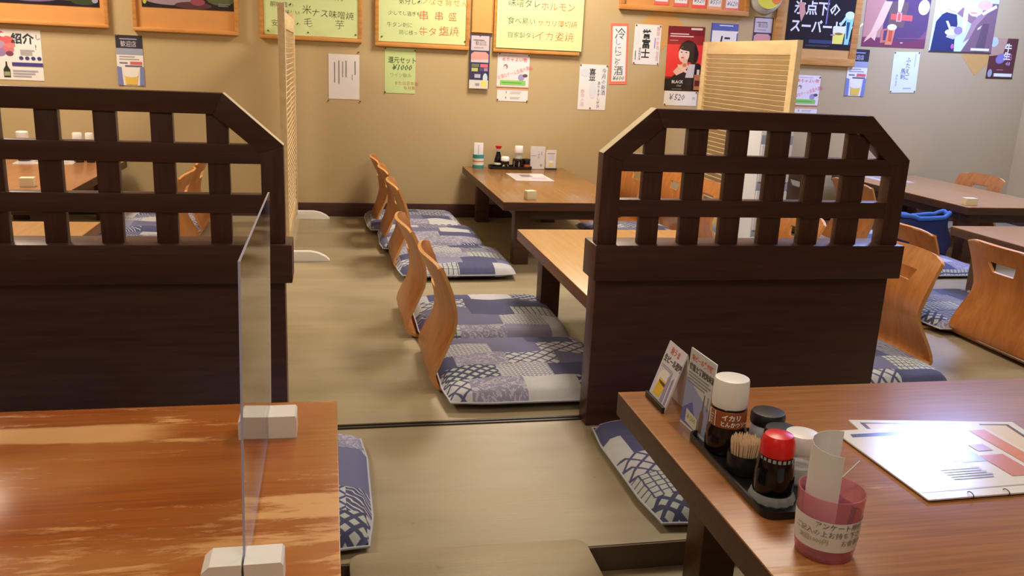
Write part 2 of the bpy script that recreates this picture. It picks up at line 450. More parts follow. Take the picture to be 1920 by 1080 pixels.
# ------------------------------------------------------------------ partitions with lattice tops
def partition(label, x0, x1, y, slats):
    """x0..x1 lattice width, y front face"""
    cxm = (x0 + x1) / 2
    t = thing('partition_screen', label, 'partition', (cxm, y + .05, 0), 0, 'dark lattice partitions')
    a, b = x0 - cxm, x1 - cxm
    Y0 = -.05
    obj('panel', box(a + .006, b - .004, Y0 + .022, Y0 + .092, 0, .437, .003), M['dark'], t)
    obj('cap_rail', box(a - .008, b + .016, Y0 - .005, Y0 + .105, .433, .531, .004), M['dark'], t)
    f0, f1 = Y0 + .012, Y0 + .056         # frame
    w = .054; zt, zs, ch = .892, .773, .136
    for s, xe in ((1, a), (-1, b)):
        obj('post', prism([(xe, .531), (xe + s * w, .531), (xe + s * w, zs - .02), (xe, zs)], 'y', f0, f1, .0015), M['darkv'], t)
        obj('corner_brace', prism([(xe, zs), (xe + s * w, zs - .02), (xe + s * (ch + .024), zt - .049), (xe + s * ch, zt)], 'y', f0, f1, .0015), M['dark'], t)
    obj('top_rail', prism([(a + ch, zt), (a + ch + .024, zt - .049), (b - ch - .024, zt - .049), (b - ch, zt)], 'y', f0, f1, .0015), M['dark'], t)
    for z0, z1 in ((.727, .773), (.606, .652)):
        obj('rail', box(a + w - .004, b - w + .004, f0 + .001, f1 - .004, z0, z1, .0015), M['dark'], t)
    for p, q in slats:
        def under(x):                                         # slats run up into the slanting braces
            d = min(x - a, b - x)
            return min(zt - .04, zs - .012 + (d - w) * (zt - .049 - zs + .02) / (ch + .024 - w))
        p_, q_ = p - cxm, q - cxm
        obj('slat', prism([(p_, .531), (q_, .531), (q_, under(q_)), ((p_ + q_) / 2, (under(p_) + under(q_)) / 2), (p_, under(p_))], 'y', f0 + .008, f0 + .03, .001), M['darkv'], t)
    for (xa, za), (xb, zb) in (((a, zs), (a + ch, zt)), ((b, zs), (b - ch, zt))):   # thin pale strips along the slanting upper edges
        obj('pale_edge', prism([(xa, za + .0002), (xa, za + .0012), (xb, zb + .0012), (xb, zb + .0002)], 'y', f0 + .001, f1 - .001), M['bare'], t, smooth=0)
    return t
sl = [(.815, .870), (.932, .989), (1.049, 1.107), (1.168, 1.230), (1.290, 1.350), (1.405, 1.473)]
partition('dark brown lattice partition with both top corners cut off, behind the right front table', .698, 1.601, 2.17, sl)
sl = [(-.288 - .1247 * k, -.238 - .1247 * k) for k in range(11)]
partition('long dark brown lattice partition behind the worn table on the left', -1.74, -.111, 2.17, sl)

# ------------------------------------------------------------------ tables
def table(label, x0, x1, y0, y1, top, leg, edge, ztop=.33, th=.042, ins=.075, foot=0.0, lw=.078, insx=None):
    insx = insx or ins
    cxm, cym = (x0 + x1) / 2, (y0 + y1) / 2
    t = thing('low_table', label, 'table', (cxm, cym, foot), 0, 'low tables')
    a, b, c, d = x0 - cxm, x1 - cxm, y0 - cym, y1 - cym
    z1 = ztop - foot
    obj('tabletop', box(a, b, c, d, z1 - .004, z1, .0018), M[top], t)
    obj('edge_band', box(a, b, c, d, z1 - th, z1 - .0042, .002), M[edge], t)
    zb = z1 - th
    for sx in (a + insx, b - insx - lw):
        for sy in (c + ins, d - ins - lw):
            obj('leg', box(sx, sx + lw, sy, sy + lw, 0, zb, .003), M[leg], t)
    for sx in (a + insx + .02, b - insx - lw + .02):
        obj('apron', box(sx, sx + .035, c + ins + lw, d - ins - lw, zb - .06, zb, .002), M[leg], t)
    for sy in (c + ins + .02, d - ins - lw + .02):
        obj('apron', box(a + insx + lw, b - insx - lw, sy, sy + .035, zb - .06, zb, .002), M[leg], t)
    return t
table('low table with a badly worn orange top, front left under the clear shield', -1.55, .009, .84, 1.64, 'wornL', 'tbledark', 'edgeR', foot=ZL, th=.045, ins=.085)
table('low table with a scuffed brown top carrying menus and the sauce tray, front right', .591, 2.05, .895, 1.632, 'wornR', 'tbledark', 'edgeR', foot=ZL, th=.05, ins=.1, insx=.142)
table('low table with a pale tan bare top, behind the right lattice partition', .745, 1.465, 2.33, 3.405, 'tableA1', 'tbledark', 'legA1')
table('low brown table against the back wall with a condiment tray and a cream block', .82, 1.478, 4.083, 5.46, 'tableA2', 'tbledark', 'tbledark')
table('low orange table seen through the left lattice, nearer of two', -1.52, -.862, 2.42, 3.51, 'tableA1', 'tbledark', 'legA1')
table('low red brown table seen through the left lattice, at the back wall', -1.83, -1.165, 4.1, 5.44, 'tableC', 'tbledark', 'tbledark')
table('low table at the right edge behind the chair with a square handle hole', 2.872, 3.56, 2.42, 3.54, 'tableB', 'tbledark', 'tbledark')
table('low grey brown table in the far right corner under the couple poster', 3.4, 4.07, 4.088, 5.44, 'tableB', 'tbledark', 'tbledark')

# ------------------------------------------------------------------ legless chairs of bent plywood
def chair_mesh():
    prof = [(.345, .0015), (.25, .0015), (.15, .0015), (.08, .002), (.045, .006), (.02, .018), (.004, .04), (.004, .065), (.012, .10), (.024, .145), (.035, .19), (.040, .225),
            (.036, .262), (.027, .300), (.021, .319), (.0132, .340), (.002, .366), (-.008, .388), (-.015, .402), (-.018, .409)]
    tt = [-1, -.9, -.75, -.55, -.34, -.27, -.13, 0, .13, .27, .34, .55, .75, .9, 1]
    def width(x, z):
        if z < .03: return .165 + .04 * min(1, max(0, (.345 - x) / .12)) 
        base = .205 - .016 * math.exp(-((z - .2) / .07) ** 2)
        if z > .38: base -= .016 * ((z - .38) / .029) ** 3
        return base
    bm = bmesh.new(); g = []
    for i, (x, z) in enumerate(prof):
        wv = width(x, z); cup = .036 * min(1, max(0, (z - .03) / .16)); row = []
        for t in tt:
            zz = z - (.012 * abs(t) ** 6 if z > .4 else 0)
            sx = t
            if 13 <= i <= 15 and abs(t) in (.34, .27): sx = t * (.78, .92, 1.05)[i - 13]
            row.append(bm.verts.new((x + cup * t * t, sx * wv, zz)))
        g.append(row)
    for i in range(len(prof) - 1):
        for j in range(len(tt) - 1):
            if i in (13, 14) and 4 <= j <= 9: continue               # handle hole
            bm.faces.new((g[i][j], g[i][j + 1], g[i + 1][j + 1], g[i + 1][j]))
    bmesh.ops.recalc_face_normals(bm, faces=bm.faces)
    f0 = bm.faces[:]
    for f in f0:
        if f.normal.z < 0 and f.calc_center_median().z < .01:
            bmesh.ops.reverse_faces(bm, faces=f0); break
    ret = bmesh.ops.solidify(bm, geom=bm.faces[:], thickness=-.011)
    bm.normal_update()
    lo = min(v.co.z for v in bm.verts)
    for v in bm.verts: v.co.z -= lo - .0005
    for f in bm.faces:                                          # cut edges show the paler plies
        if f.calc_area() < .0016 and min(e.calc_length() for e in f.edges) > .009:
            es = sorted(e.calc_length() for e in f.edges)
            if es[1] < .0125 and abs(es[0] - es[1]) < .004: f.material_index = 1
    return mesh_of('legless_chair', bm, [M['ply'], M['plyedge']], .7)
CH = chair_mesh()
CHD = CH.copy(); CHD.materials[0] = M['plyshade']; CHD.materials[1] = M['plyshade']
def chair(x, y, face, label, rz=0.0, group='bent plywood legless chairs', me=None):
    o = bpy.data.objects.new('legless_chair', me or CH); COL.objects.link(o)
    o.location = (x, y, 0); o.rotation_euler = (0, 0, (0 if face > 0 else PI) + rz)
    return tag(o, label, 'chair', group)

def cushion_meshes(seed, a=.285, b=.28, h=.058):
    rnd = random.Random(seed); n = 22
    bm = bmesh.new(); top = {}; bot = {}
    def plan(u, v):
        k = 1 - .035 * (1 - abs(u) ** 4) * abs(v) ** 3; m = 1 - .035 * (1 - abs(v) ** 4) * abs(u) ** 3
        sq = 1.0
        c = max(0, abs(u) + abs(v) - 1.55) / .45
        return u * a * m * (1 - .075 * c), v * b * k * (1 - .075 * c)
    ph = [rnd.uniform(0, 6) for _ in range(4)]
    for i in range(n + 1):
        for j in range(n + 1):
            u, v = -1 + 2 * i / n, -1 + 2 * j / n
            u = math.copysign(abs(u) ** .8, u); v = math.copysign(abs(v) ** .8, v)
            x, y = plan(u, v)
            e = (1 - abs(u) ** 5) * (1 - abs(v) ** 5)
            z = .018 + (h - .018) * e ** .38 + .0035 * math.sin(9 * u + ph[0]) * math.sin(7 * v + ph[1]) * e + .006 * e * (1 - u * u) * (1 - v * v)
            top[i, j] = bm.verts.new((x, y, z))
            if i in (0, n) or j in (0, n): bot[i, j] = top[i, j]
            else: bot[i, j] = bm.verts.new((x, y, .018 - .018 * min(1, e * 2.2)))
    for i in range(n):
        for j in range(n):
            bm.faces.new((top[i, j], top[i + 1, j], top[i + 1, j + 1], top[i, j + 1]))
            bm.faces.new((bot[i, j], bot[i, j + 1], bot[i + 1, j + 1], bot[i + 1, j]))
    loop = [plan(*p) for p in [(-1 + 2 * k / 12, -1) for k in range(12)] + [(1, -1 + 2 * k / 12) for k in range(12)] + [(1 - 2 * k / 12, 1) for k in range(12)] + [(-1, 1 - 2 * k / 12) for k in range(12)]]
    pipe = tube([(x, y, .018) for x, y in loop], .0032, 6, closed=True)
    return mesh_of('floor_cushion', bm, M['cloth'], 1.2), mesh_of('piping', pipe, M['piping'], 1.2)
CUSH = [cushion_meshes(3), cushion_meshes(5), cushion_meshes(8)]
ci = [0]
def cushion(x, y, label, rz=0.0, z=0.0, variant=None):
    me, pm = CUSH[(ci[0] if variant is None else variant) % 3]; ci[0] += 1
    o = bpy.data.objects.new('floor_cushion', me); COL.objects.link(o)
    o.location = (x, y, z); o.rotation_euler = (0, 0, rz)
    p = bpy.data.objects.new('piping', pm); COL.objects.link(p); p.parent = o
    return tag(o, label, 'cushion', 'patchwork indigo floor cushions')

ZS = .0105      # cushions on a seat board
# left of the middle and back tables
chair(.288, 2.68, 1, 'plywood legless chair nearest the camera in the aisle row, beside the pale table')
chair(.252, 3.22, 1, 'plywood legless chair second from the camera in the aisle row, curved top edge lit')
chair(.280, 4.22, 1, 'plywood legless chair nearest the camera of the three beside the brown back table')
chair(.268, 4.76, 1, 'plywood legless chair in the middle of the three beside the brown back table')
chair(.245, 5.22, 1, 'plywood legless chair nearest the back wall in the aisle row')
cushion(.60, 2.585, 'patchwork cushion of pale lattice and lavender patches at the front of the aisle row', 0, ZS, 0)
cushion(.585, 3.155, 'patchwork cushion with darker navy patches, second from the front in the aisle row', 0, ZS, 1)
cushion(.575, 4.10, 'patchwork cushion nearest the camera of three along the brown back table', .02, ZS, 2)
cushion(.53, 4.66, 'patchwork cushion in the middle of three along the brown back table', -.02, ZS, 0)
cushion(.48, 5.16, 'patchwork cushion nearest the back wall along the brown back table', .02, ZS, 1)
# right of those tables, backs towards the right louvred screen
chair(2.062, 2.71, -1, 'orange plywood legless chair just right of the right partition, pale front face showing')
chair(2.03, 3.40, -1, 'orange plywood legless chair glimpsed through the right lattice, beyond the pale table')
chair(2.02, 4.34, -1, 'plywood legless chair seen through the right lattice against the louvred screen')
chair(2.02, 4.80, -1, 'plywood legless chair with a light handle hole seen through the right lattice')
chair(1.93, 5.22, -1, 'plywood legless chair seen through the first lattice opening, by the back wall')
cushion(1.74, 2.60, 'patchwork cushion lying right behind the right partition, by the orange chair', 0, ZS, 1)
cushion(1.74, 3.29, 'patchwork cushion right of the pale table, hidden mostly by the lattice', 0, ZS, 2)
cushion(1.74, 4.30, 'patchwork cushion under the right side of the brown back table, nearest', 0, ZS, 0)
cushion(1.74, 4.82, 'patchwork cushion with white cells seen through the first bottom lattice opening', 0, ZS, 1)
# left of the right-hand tables
chair(2.432, 2.72, 1, 'large plywood legless chair at the right edge, seen from behind with an angular handle hole')
chair(2.335, 3.20, 1, 'plywood legless chair seen from behind between the right partition and the blue bag')
chair(2.93, 4.52, 1, 'plywood legless chair seen through the last lattice opening, beside the far right table')
chair(2.86, 5.02, 1, 'legless chair coloured dark brown for its backlit shade, with a small light hole, seen through the right lattice', me=CHD)
cushion(2.72, 2.60, 'patchwork cushion at the right edge beside the large chair', 0, ZS, 2)
cushion(2.66, 3.17, 'patchwork cushion showing white stripes left of the large chair at the right edge', 0, ZS, 0)
cushion(3.10, 4.08, 'patchwork cushion with pale net pattern under the blue bag', 0, 0, 1)
cushion(3.2, 4.66, 'patchwork cushion beside the far right table, behind the blue bag', 0, ZS, 2)
chair(4.17, 4.90, -1, 'orange plywood legless chair behind the far right table, alone against the wall')
# left side behind the lattice
chair(-.665, 4.46, -1, 'orange plywood legless chair seen through the left lattice, beside the red brown table')
chair(-.665, 5.0, -1, 'plywood legless chair farthest back seen through the left lattice')
chair(-.345, 2.92, -1, 'plywood legless chair showing only its top corner past the left lattice')
cushion(-.97, 4.42, 'patchwork cushion at the red brown table behind the left lattice, nearer one', 0, ZS, 0)
cushion(-.97, 4.99, 'patchwork cushion at the red brown table behind the left lattice, farther one', 0, ZS, 1)
cushion(-.65, 2.86, 'patchwork cushion beside the orange table hidden behind the left partition', 0, ZS, 2)
# beside the front tables
cushion(-.192, 1.868, 'patchwork cushion tucked behind the worn left table, rounded corner in the aisle', 0, 0, 1)
cushion(.975, 1.882, 'patchwork cushion with pale piping beside the right front table', .015, 0, 2)
cushion(-.85, 1.885, 'patchwork cushion behind the worn left table, hidden against the partition', 0, 0, 0)

# ------------------------------------------------------------------ louvred screens
def louvre(label, x, y0, y1, ztop, post_up, face):
    t = thing('louvred_screen', label, 'screen', (x, (y0 + y1) / 2, 0), 0, 'pale wooden louvred screens')
    L = (y1 - y0) / 2
    obj('stile', box(-.016, .016, -L, -L + .06, .03, ztop + post_up, .003), M['pale'], t)
    obj('stile', box(-.016, .016, L - .06, L, .03, ztop + post_up, .003), M['pale'], t)
    obj('top_rail', box(-.014, .014, -L + .06, L - .06, ztop - .075, ztop, .003), M['pale'], t)
    obj('bottom_rail', box(-.014, .014, -L + .06, L - .06, .05, .13, .003), M['pale'], t)
    z = .145; first = None
    while z < ztop - .085:
        if first is None:
            first = mesh_of('slat', prism([(-.011, -.012), (-.007, -.014), (.011, .012), (.007, .014)], 'y', -L + .06, L - .06), M['pale'], 0)
            if face < 0: first.transform(Matrix.Scale(-1, 4, (1, 0, 0))); first.flip_normals()
        obj('slat', first, None, t, (0, 0, z)); z += .0265
    for sy in (-L + .03, L - .03):
        pts = [(-.19, .005)] + [(.205 - .06 * (1 - math.cos(a)) , .05 - .045 * (1 - math.sin(a))) for a in (0, .5, 1.0, PI / 2)] + \
              [(-.205 + .06 * (1 - math.cos(a)), .05 - .045 * (1 - math.sin(a))) for a in (PI / 2, 1.0, .5, 0)]
        pts = [(.205, 0), (.205, .006), (.185, .025), (.15, .042), (.11, .05), (-.11, .05), (-.15, .042), (-.185, .025), (-.205, .006), (-.205, 0)]
        obj('foot', prism(pts, 'y', sy - .02, sy + .02, .002), M['palefoot'], t)
    return t
louvre('pale louvred screen seen edge on in the aisle, standing on white feet', -.212, 4.225, 5.41, 1.165, .035, 1)
louvre('pale louvred screen rising behind the right lattice partition', 2.36, 4.225, 5.41, 1.16, 0, -1)

# white cabinet glimpsed through the lattice
t = thing('storage_tower', 'narrow white drawer tower glimpsed through the middle of the right lattice', 'cabinet', (2.12, 3.98, 0))
obj('body', box(-.085, .085, -.078, .09, 0, .72, .006), M['whitebox'], t)
for z0, z1 in ((.03, .20), (.235, .43), (.475, .655)):
    d = obj('drawer', box(-.08, .08, -.09, -.0785, z0, z1, .004), M['whitebox'], t)
for z0, z1 in ((.205, .23), (.435, .47), (.66, .70)):
    obj('grey_band', box(-.082, .082, -.082, -.0785, z0, z1, .001), M['greyband'], t)

# blue bag on the cushion by the far right table
bm = bmesh.new(); n = 14; m = 10; g = []
for j in range(m + 1):
    v = j / m
    ring = []
    for i in range(n * 2):
        a = PI * i / n
        sxx = .175 * (1 - .12 * v * v) * (1 + .07 * math.sin(3 * a + 5 * v)); syy = .085 * (1 - .45 * v) * (1 + .12 * math.sin(5 * a + 9 * v))
        c_, s_ = math.cos(a), math.sin(a)
        x = math.copysign(abs(c_) ** .6, c_) * sxx; y = math.copysign(abs(s_) ** .8, s_) * syy
        ring.append(bm.verts.new((x + .012 * math.sin(7 * v), y, .002 + .205 * v + .008 * math.sin(2.5 * x * 20) * v)))
    g.append(ring)
for j in range(m):
    for i in range(2 * n): bm.faces.new((g[j][i], g[j][(i + 1) % (2 * n)], g[j + 1][(i + 1) % (2 * n)], g[j + 1][i]))
bm.faces.new(g[0][::-1]); rim = [v.co + Vector((0, 0, .012 * math.sin(.55 * i_))) for i_, v in enumerate(g[-1])]
t = thing('cloth_bag', 'slumped navy blue cloth bag with a bright blue rim under the far right table edge', 'bag', (3.215, 4.2, .052), 0)
bmesh.ops.recalc_face_normals(bm, faces=bm.faces)
obj('body', bm, M['navycloth'], t, smooth=1.5)
obj('rim', tube([tuple(p + Vector((0, 0, .006))) for p in rim], .013, 8, closed=True), M['bluerim'], t, smooth=1.5)

# ------------------------------------------------------------------ boards on the back wall
def board(label, x0, x1, z0, z1, face, fw=.022, depth=.022, name='notice_board'):
    t = thing(name, label, 'board', ((x0 + x1) / 2, W, z0), 0, 'boards along the back wall')
    a, b, h = -(x1 - x0) / 2, (x1 - x0) / 2, z1 - z0
    obj('panel', box(a + fw * .6, b - fw * .6, -.012, 0, fw * .6, h - fw * .6, 0), M[face], t)
    for e in ((a, b, 0, fw), (a, b, h - fw, h)):
        obj('frame_rail', box(e[0], e[1], -depth, 0, e[2], e[3], .003), M['frame'], t)
    for e in ((a, a + fw), (b - fw, b)):
        obj('frame_rail', box(e[0], e[1], -depth + .001, 0, fw, h - fw, .003), M['frame'], t)
    return t
board('cork board in the top left corner holding a dark poster', -2.35, -1.216, 1.068, 1.95, 'cork', .02, .03)
board('cork board second from the left holding a dark poster with a white word', -1.087, -.515, 1.062, 1.95, 'cork', .02, .03)
board('framed board of the green menu sheet behind the edge on screen', -.396, .193, 1.054, 1.8, 'cork')
board('framed board of the middle green menu sheet', .269, .839, 1.041, 1.8, 'cork')
board('framed board of the right green menu sheet', .989, 1.542, 1.039, 1.8, 'cork')
board('narrow plain ochre board between the middle and right green menus', .851, .985, 1.147, 1.9, 'ochre', .008, .016)
board('cork board holding a row of red bordered price slips', 1.784, 2.657, 1.335, 2.1, 'cork', .03, .03)
board('tall ochre board framing the black beer poster on the right', 2.86, 3.47, 1.052, 2.1, 'ochre', .05, .02)

PIN = mesh_of('pin', lathe([(0, -.004), (.0048, -.003), (.0048, -.001), (.002, 0), (0, .0)], 10), M['pin'])
PIN.transform(Matrix.Rotation(PI / 2, 4, 'X') @ Matrix.Scale(-1, 4, (0, 0, 1))); 
def pins(o, w, h, spots):
    for u, v in spots:
        p = bpy.data.objects.new('pin', PIN); COL.objects.link(p); p.parent = o
        p.location = (u * w, -.0013, v * h)

def sheet(name, label, cat, x0, x1, z0, z1, mat, y=W, rot=0.0, pin=(), group=None, curl=.004):
    """a paper sheet lying on the plane y; origin at its lower left corner"""
    w, h = x1 - x0, z1 - z0
    bm = bmesh.new(); nx, nz = 4, 6; fr = {}; bk = {}
    for i in range(nx + 1):
        for j in range(nz + 1):
            u, v = i / nx, j / nz
            fr[i, j] = bm.verts.new((u * w, -.0012, v * h)); bk[i, j] = bm.verts.new((u * w, -.0002, v * h))
    for i in range(nx):
        for j in range(nz):
            bm.faces.new((fr[i, j], fr[i + 1, j], fr[i + 1, j + 1], fr[i, j + 1])); bm.faces.new((bk[i, j], bk[i, j + 1], bk[i + 1, j + 1], bk[i + 1, j]))
    for i in range(nx):
        bm.faces.new((fr[i, 0], bk[i, 0], bk[i + 1, 0], fr[i + 1, 0])); bm.faces.new((fr[i, nz], fr[i + 1, nz], bk[i + 1, nz], bk[i, nz]))
    for j in range(nz):
        bm.faces.new((fr[0, j], fr[0, j + 1], bk[0, j + 1], bk[0, j])); bm.faces.new((fr[nx, j], bk[nx, j], bk[nx, j + 1], fr[nx, j + 1]))
    o = obj(name, bm, M[mat], None, (x0, y - .0005, z0), (0, rot, 0), 0)
    tag(o, label, cat, group)
    pins(o, w, h, pin)
    P = Print(w, h); P.o = o
    return P
C4 = ((.05, .03), (.95, .03), (.05, .97), (.95, .97))
def done(P, mat='print', name='print'):
    P.build(P.o, name, (0, -.0013, 0), mat)

BK, RD, OR, DG = (70, 74, 52), (196, 92, 60), (206, 140, 60), (60, 66, 50)
PB = W - .0125
# --- green menus
G = 'green hand-lettered menu sheets'
P = sheet('menu_sheet', 'pale green hand-lettered menu sheet partly behind the edge on screen', 'menu', -.371, .171, 1.078, 1.76, 'greenpaper', PB, 0, ((.04, .03), (.46, .03), (.97, .03)), G)
P.text('芋', .404, .052, .052, BK, bold=-.012); P.text('毛', .222, .056, .05, BK, bold=-.012); P.text('めの', .146, .053, .028, (150, 96, 60), bold=-.012); P.text('安', .04, .05, .038, BK, bold=-.012)
P.text('米', .217, .128, .05, BK, bold=-.012); P.text('ナス味噌焼', .27, .118, .044, BK, rot=-.05, bold=-.012); P.text('胴味噌の', .036, .158, .03, BK, bold=-.012); P.text('味しい', .118, .118, .026, BK, bold=-.012)
P.text('つくね焼', .25, .212, .046, BK, bold=-.012)
done(P)
P = sheet('menu_sheet', 'middle green hand-lettered menu sheet with red dish names', 'menu', .288, .829, 1.07, 1.76, 'greenpaper', PB, 0, ((.04, .04), (.97, .03)), G)
P.text('牛タン刺に', .05, .088, .028, DG, bold=-.012); P.text('同じ様って', .122, .046, .026, DG, bold=-.012); P.text('牛タン', .243, .048, .05, RD, bold=-.012); P.text('塩焼', .366, .054, .055, RD, bold=-.012)
P.text('少してし過ぎも', .058, .156, .025, DG, bold=-.012); P.text('串', .24, .138, .055, RD, bold=-.012); P.text('串', .334, .14, .052, RD, bold=-.012); P.text('盛', .418, .142, .05, (200, 110, 62), bold=-.012)
P.text('気分しの', .12, .222, .032, DG, bold=-.012); P.text('つなぎ背せん', .247, .226, .044, OR, bold=-.012); P.text('九州の', .055, .258, .03, DG, bold=-.012)
done(P)
P = sheet('menu_sheet', 'right green hand-lettered menu sheet overlapping its frame', 'menu', 1.005, 1.552, 1.065, 1.76, 'greenpaper', W - .023, 0, (), G)
P.text('自家製タレ', .068, .066, .034, DG, bold=-.012); P.text('イカ姿焼', .243, .06, .054, RD, space=1.1, bold=-.012); P.text('食べ易い', .066, .148, .04, DG, bold=-.012); P.text('サガリ薄切焼', .256, .143, .038, RD, bold=-.012)
P.text('味噌ダレ', .066, .25, .046, DG, bold=-.012); P.text('ホルモン', .27, .238, .05, RD, bold=-.012)
done(P)
# --- dark posters on the cork boards
P = sheet('poster', 'dark purple and green poster on the top left cork board', 'poster', -1.8, -1.26, 1.178, 1.85, 'black', PB)
P.rect(0, 0, 1, 1, (40, 32, 40)); P.ell(.35, .07, .3, .05, (112, 92, 118)); P.ell(.7, .1, .25, .06, (72, 78, 48)); P.ell(.85, .04, .12, .03, (58, 64, 40)); P.ell(.96, .05, .03, .02, (150, 140, 160)); P.ell(.5, .3, .4, .16, (84, 70, 92))
done(P, 'printgloss')
P = sheet('poster', 'dark poster with a row of white capitals on the second cork board', 'poster', -1.035, -.533, 1.195, 1.85, 'black', PB)
P.rect(0, 0, 1, 1, (44, 36, 36)); P.ell(.3, .07, .28, .045, (150, 124, 128)); P.ell(.55, .03, .2, .03, (86, 54, 54)); P.ell(.6, .06, .08, .03, (140, 70, 80)); P.ell(.85, .1, .16, .06, (86, 90, 54)); P.ell(.03, .05, .02, .025, (170, 170, 70)); P.ell(.4, .4, .4, .2, (92, 60, 64))
P.bars(.82, .03, .96, .06, 2, (120, 120, 110)); P.text('STATTOUSE', .13, .075, .052, (236, 232, 220), bold=.01, sx=.82)
done(P, 'printgloss')
# --- flyers left
P = sheet('flyer', 'flyer with a pink flower arrangement and a dark bottle at the far left', 'flyer', -1.83, -1.582, .763, 1.039, 'white')
for q in ((.12, .86, .16, .1, (196, 72, 92)), (.3, .74, .16, .12, (214, 92, 88)), (.1, .66, .17, .12, (176, 140, 158)), (.3, .6, .13, .08, (204, 110, 110)), (.14, .54, .12, .08, (150, 118, 150)), (.36, .68, .1, .05, (226, 120, 110)), (.22, .88, .06, .04, (236, 214, 200)), (.33, .52, .08, .05, (120, 64, 76))): P.ell(*q)
P.poly([(.17, .05), (.31, .05), (.31, .2), (.26, .28), (.255, .36), (.225, .36), (.22, .28), (.17, .2)], (46, 50, 36)); P.rect(.18, .08, .3, .16, (150, 150, 110))
P.text('紹介', .095, .205, .052, (46, 56, 62), bold=.03); P.text('し', .215, .225, .03, (190, 60, 70)); P.text('！', .21, .17, .03, (60, 60, 60))
for k in range(4): P.ell(.56 + .125 * k, .44, .045, .035, (62, 60, 110))
P.rect(.36, .28, 1, .35, (70, 62, 120)); P.bars(.36, .06, .9, .22, 3, (176, 170, 176)); P.bars(.55, .5, .9, .62, 3, (170, 160, 160))
done(P)
def beerstrip(label, x0, x1, z0, z1, mirrored=False):
    P = sheet('flyer', label, 'flyer', x0, x1, z0, z1, 'white', W - .001, 0, ((.06, .985), (.94, .985)), 'tall beer flyers')
    P.rect(0, .74, 1, 1, (46, 42, 48)); P.rect(0, .61, 1, .74, (150, 148, 158)); P.bars(.15, .9, .85, .95, 1, (150, 146, 160)); P.text('歓迎店', .025, (z1 - z0) * .78, .032, (196, 184, 190), sx=.8)
    P.bars(.1, .5, .9, .6, 2, (160, 150, 150)); P.rect(.5, .42, .95, .48, (206, 96, 92)); P.bars(.1, .42, .45, .48, 1, (120, 110, 120)); P.rect(.3, .375, .95, .405, (110, 90, 110))
    P.poly([(0, 0), (.2, 0), (.16, .36), (0, .38)], (118, 122, 162)); P.poly([(.82, 0), (1, 0), (1, .38), (.86, .36)], (118, 122, 162))
    P.ell(.5, .24, .3, .1, (228, 222, 222)); P.poly([(.3, .02), (.72, .02), (.76, .2), (.28, .2)], (222, 176, 74)); P.ell(.52, .2, .24, .035, (236, 226, 206))
    done(P)
beerstrip('tall narrow beer flyer with a black head under the second cork board', -1.191, -1.048, .756, 1.035)
beerstrip('tall narrow beer flyer with a black head at the right end of the wall', 3.432, 3.58, .861, 1.169)
# --- white letter and green price note
P = sheet('notice', 'white letter in faint vertical handwriting, pinned on the wall below the green menus', 'notice', -.006, .177, .72, .983, 'paper', W, 0, ((-.01, -.04), (1.02, -.04), (.97, 1.06)))
P.bars(.82, .5, .9, .86, 1, (120, 116, 112), True); P.bars(.74, .38, .79, .56, 1, (130, 124, 120), True); P.bars(.52, .34, .62, .86, 1, (140, 134, 128), True); P.bars(.42, .38, .5, .84, 1, (146, 140, 134), True)
P.bars(.3, .18, .38, .86, 1, (132, 126, 122), True); P.bars(.17, .3, .23, .82, 1, (120, 116, 112), True)
done(P)
P = sheet('notice', 'pale green price note reading ¥1000 under the middle green menu', 'notice', .328, .515, .767, 1.032, 'greenpale', W, 0, ((.02, .99), (.98, .97), (.02, .02)))
P.text('還元セット', .02, .182, .036, (58, 74, 46), sx=.86, bold=.01); P.text('¥1000', .042, .138, .042, (64, 76, 46), shear=.3, bold=.01)
P.text('ワイン飲み', .03, .098, .024, (150, 146, 96)); P.text('または日本酒', .058, .052, .022, (180, 128, 86)); P.text('も対象', .115, .025, .022, (190, 128, 88))
done(P)
# --- strips beside the third green menu
def winestrip(label, x0, x1, z0, z1, y):
    P = sheet('flyer', label, 'flyer', x0, x1, z0, z1, 'white', y, 0, ((.5, .99),), 'navy drink flyers'); h = z1 - z0
    P.rect(0, 0, 1, 1, (52, 48, 78)); P.rect(.05, .71, .95, .98, (190, 172, 168)); P.text('歓迎店', .032, h * .81, .026, (96, 70, 66), sx=.8); P.bars(.15, .88, .85, .92, 1, (110, 84, 84)); P.bars(.2, .74, .8, .78, 1, (150, 130, 128))
    P.poly([(.06, .49), (.94, .49), (.94, .64), (.8, .685), (.2, .685), (.06, .64)], (204, 140, 128)); P.poly([(.06, .49), (.94, .49), (.94, .55), (.06, .53)], (196, 176, 178))
    P.rect(.1, .4, .48, .46, (106, 108, 74)); P.rect(.54, .4, .92, .46, (214, 104, 104)); P.rect(.1, .32, .42, .385, (176, 176, 96)); P.rect(.72, .33, .92, .39, (160, 120, 150)); P.rect(.5, .32, .68, .39, (76, 72, 104))
    P.rect(.26, .2, .56, .27, (176, 168, 172)); P.ell(.8, .2, .12, .09, (190, 200, 196)); P.rect(0, 0, .96, .16, (206, 196, 182)); P.rect(.6, .03, .9, .15, (232, 200, 106)); P.rect(.3, .05, .52, .1, (140, 138, 140))
    done(P)
winestrip('narrow navy flyer hanging between the middle and right green menus', .846, .97, .814, 1.136, W - .0165)
winestrip('narrow navy flyer under the shiny foil pouch, cut off by the louvred screen', 2.713, 2.849, 1.005, 1.337, W)
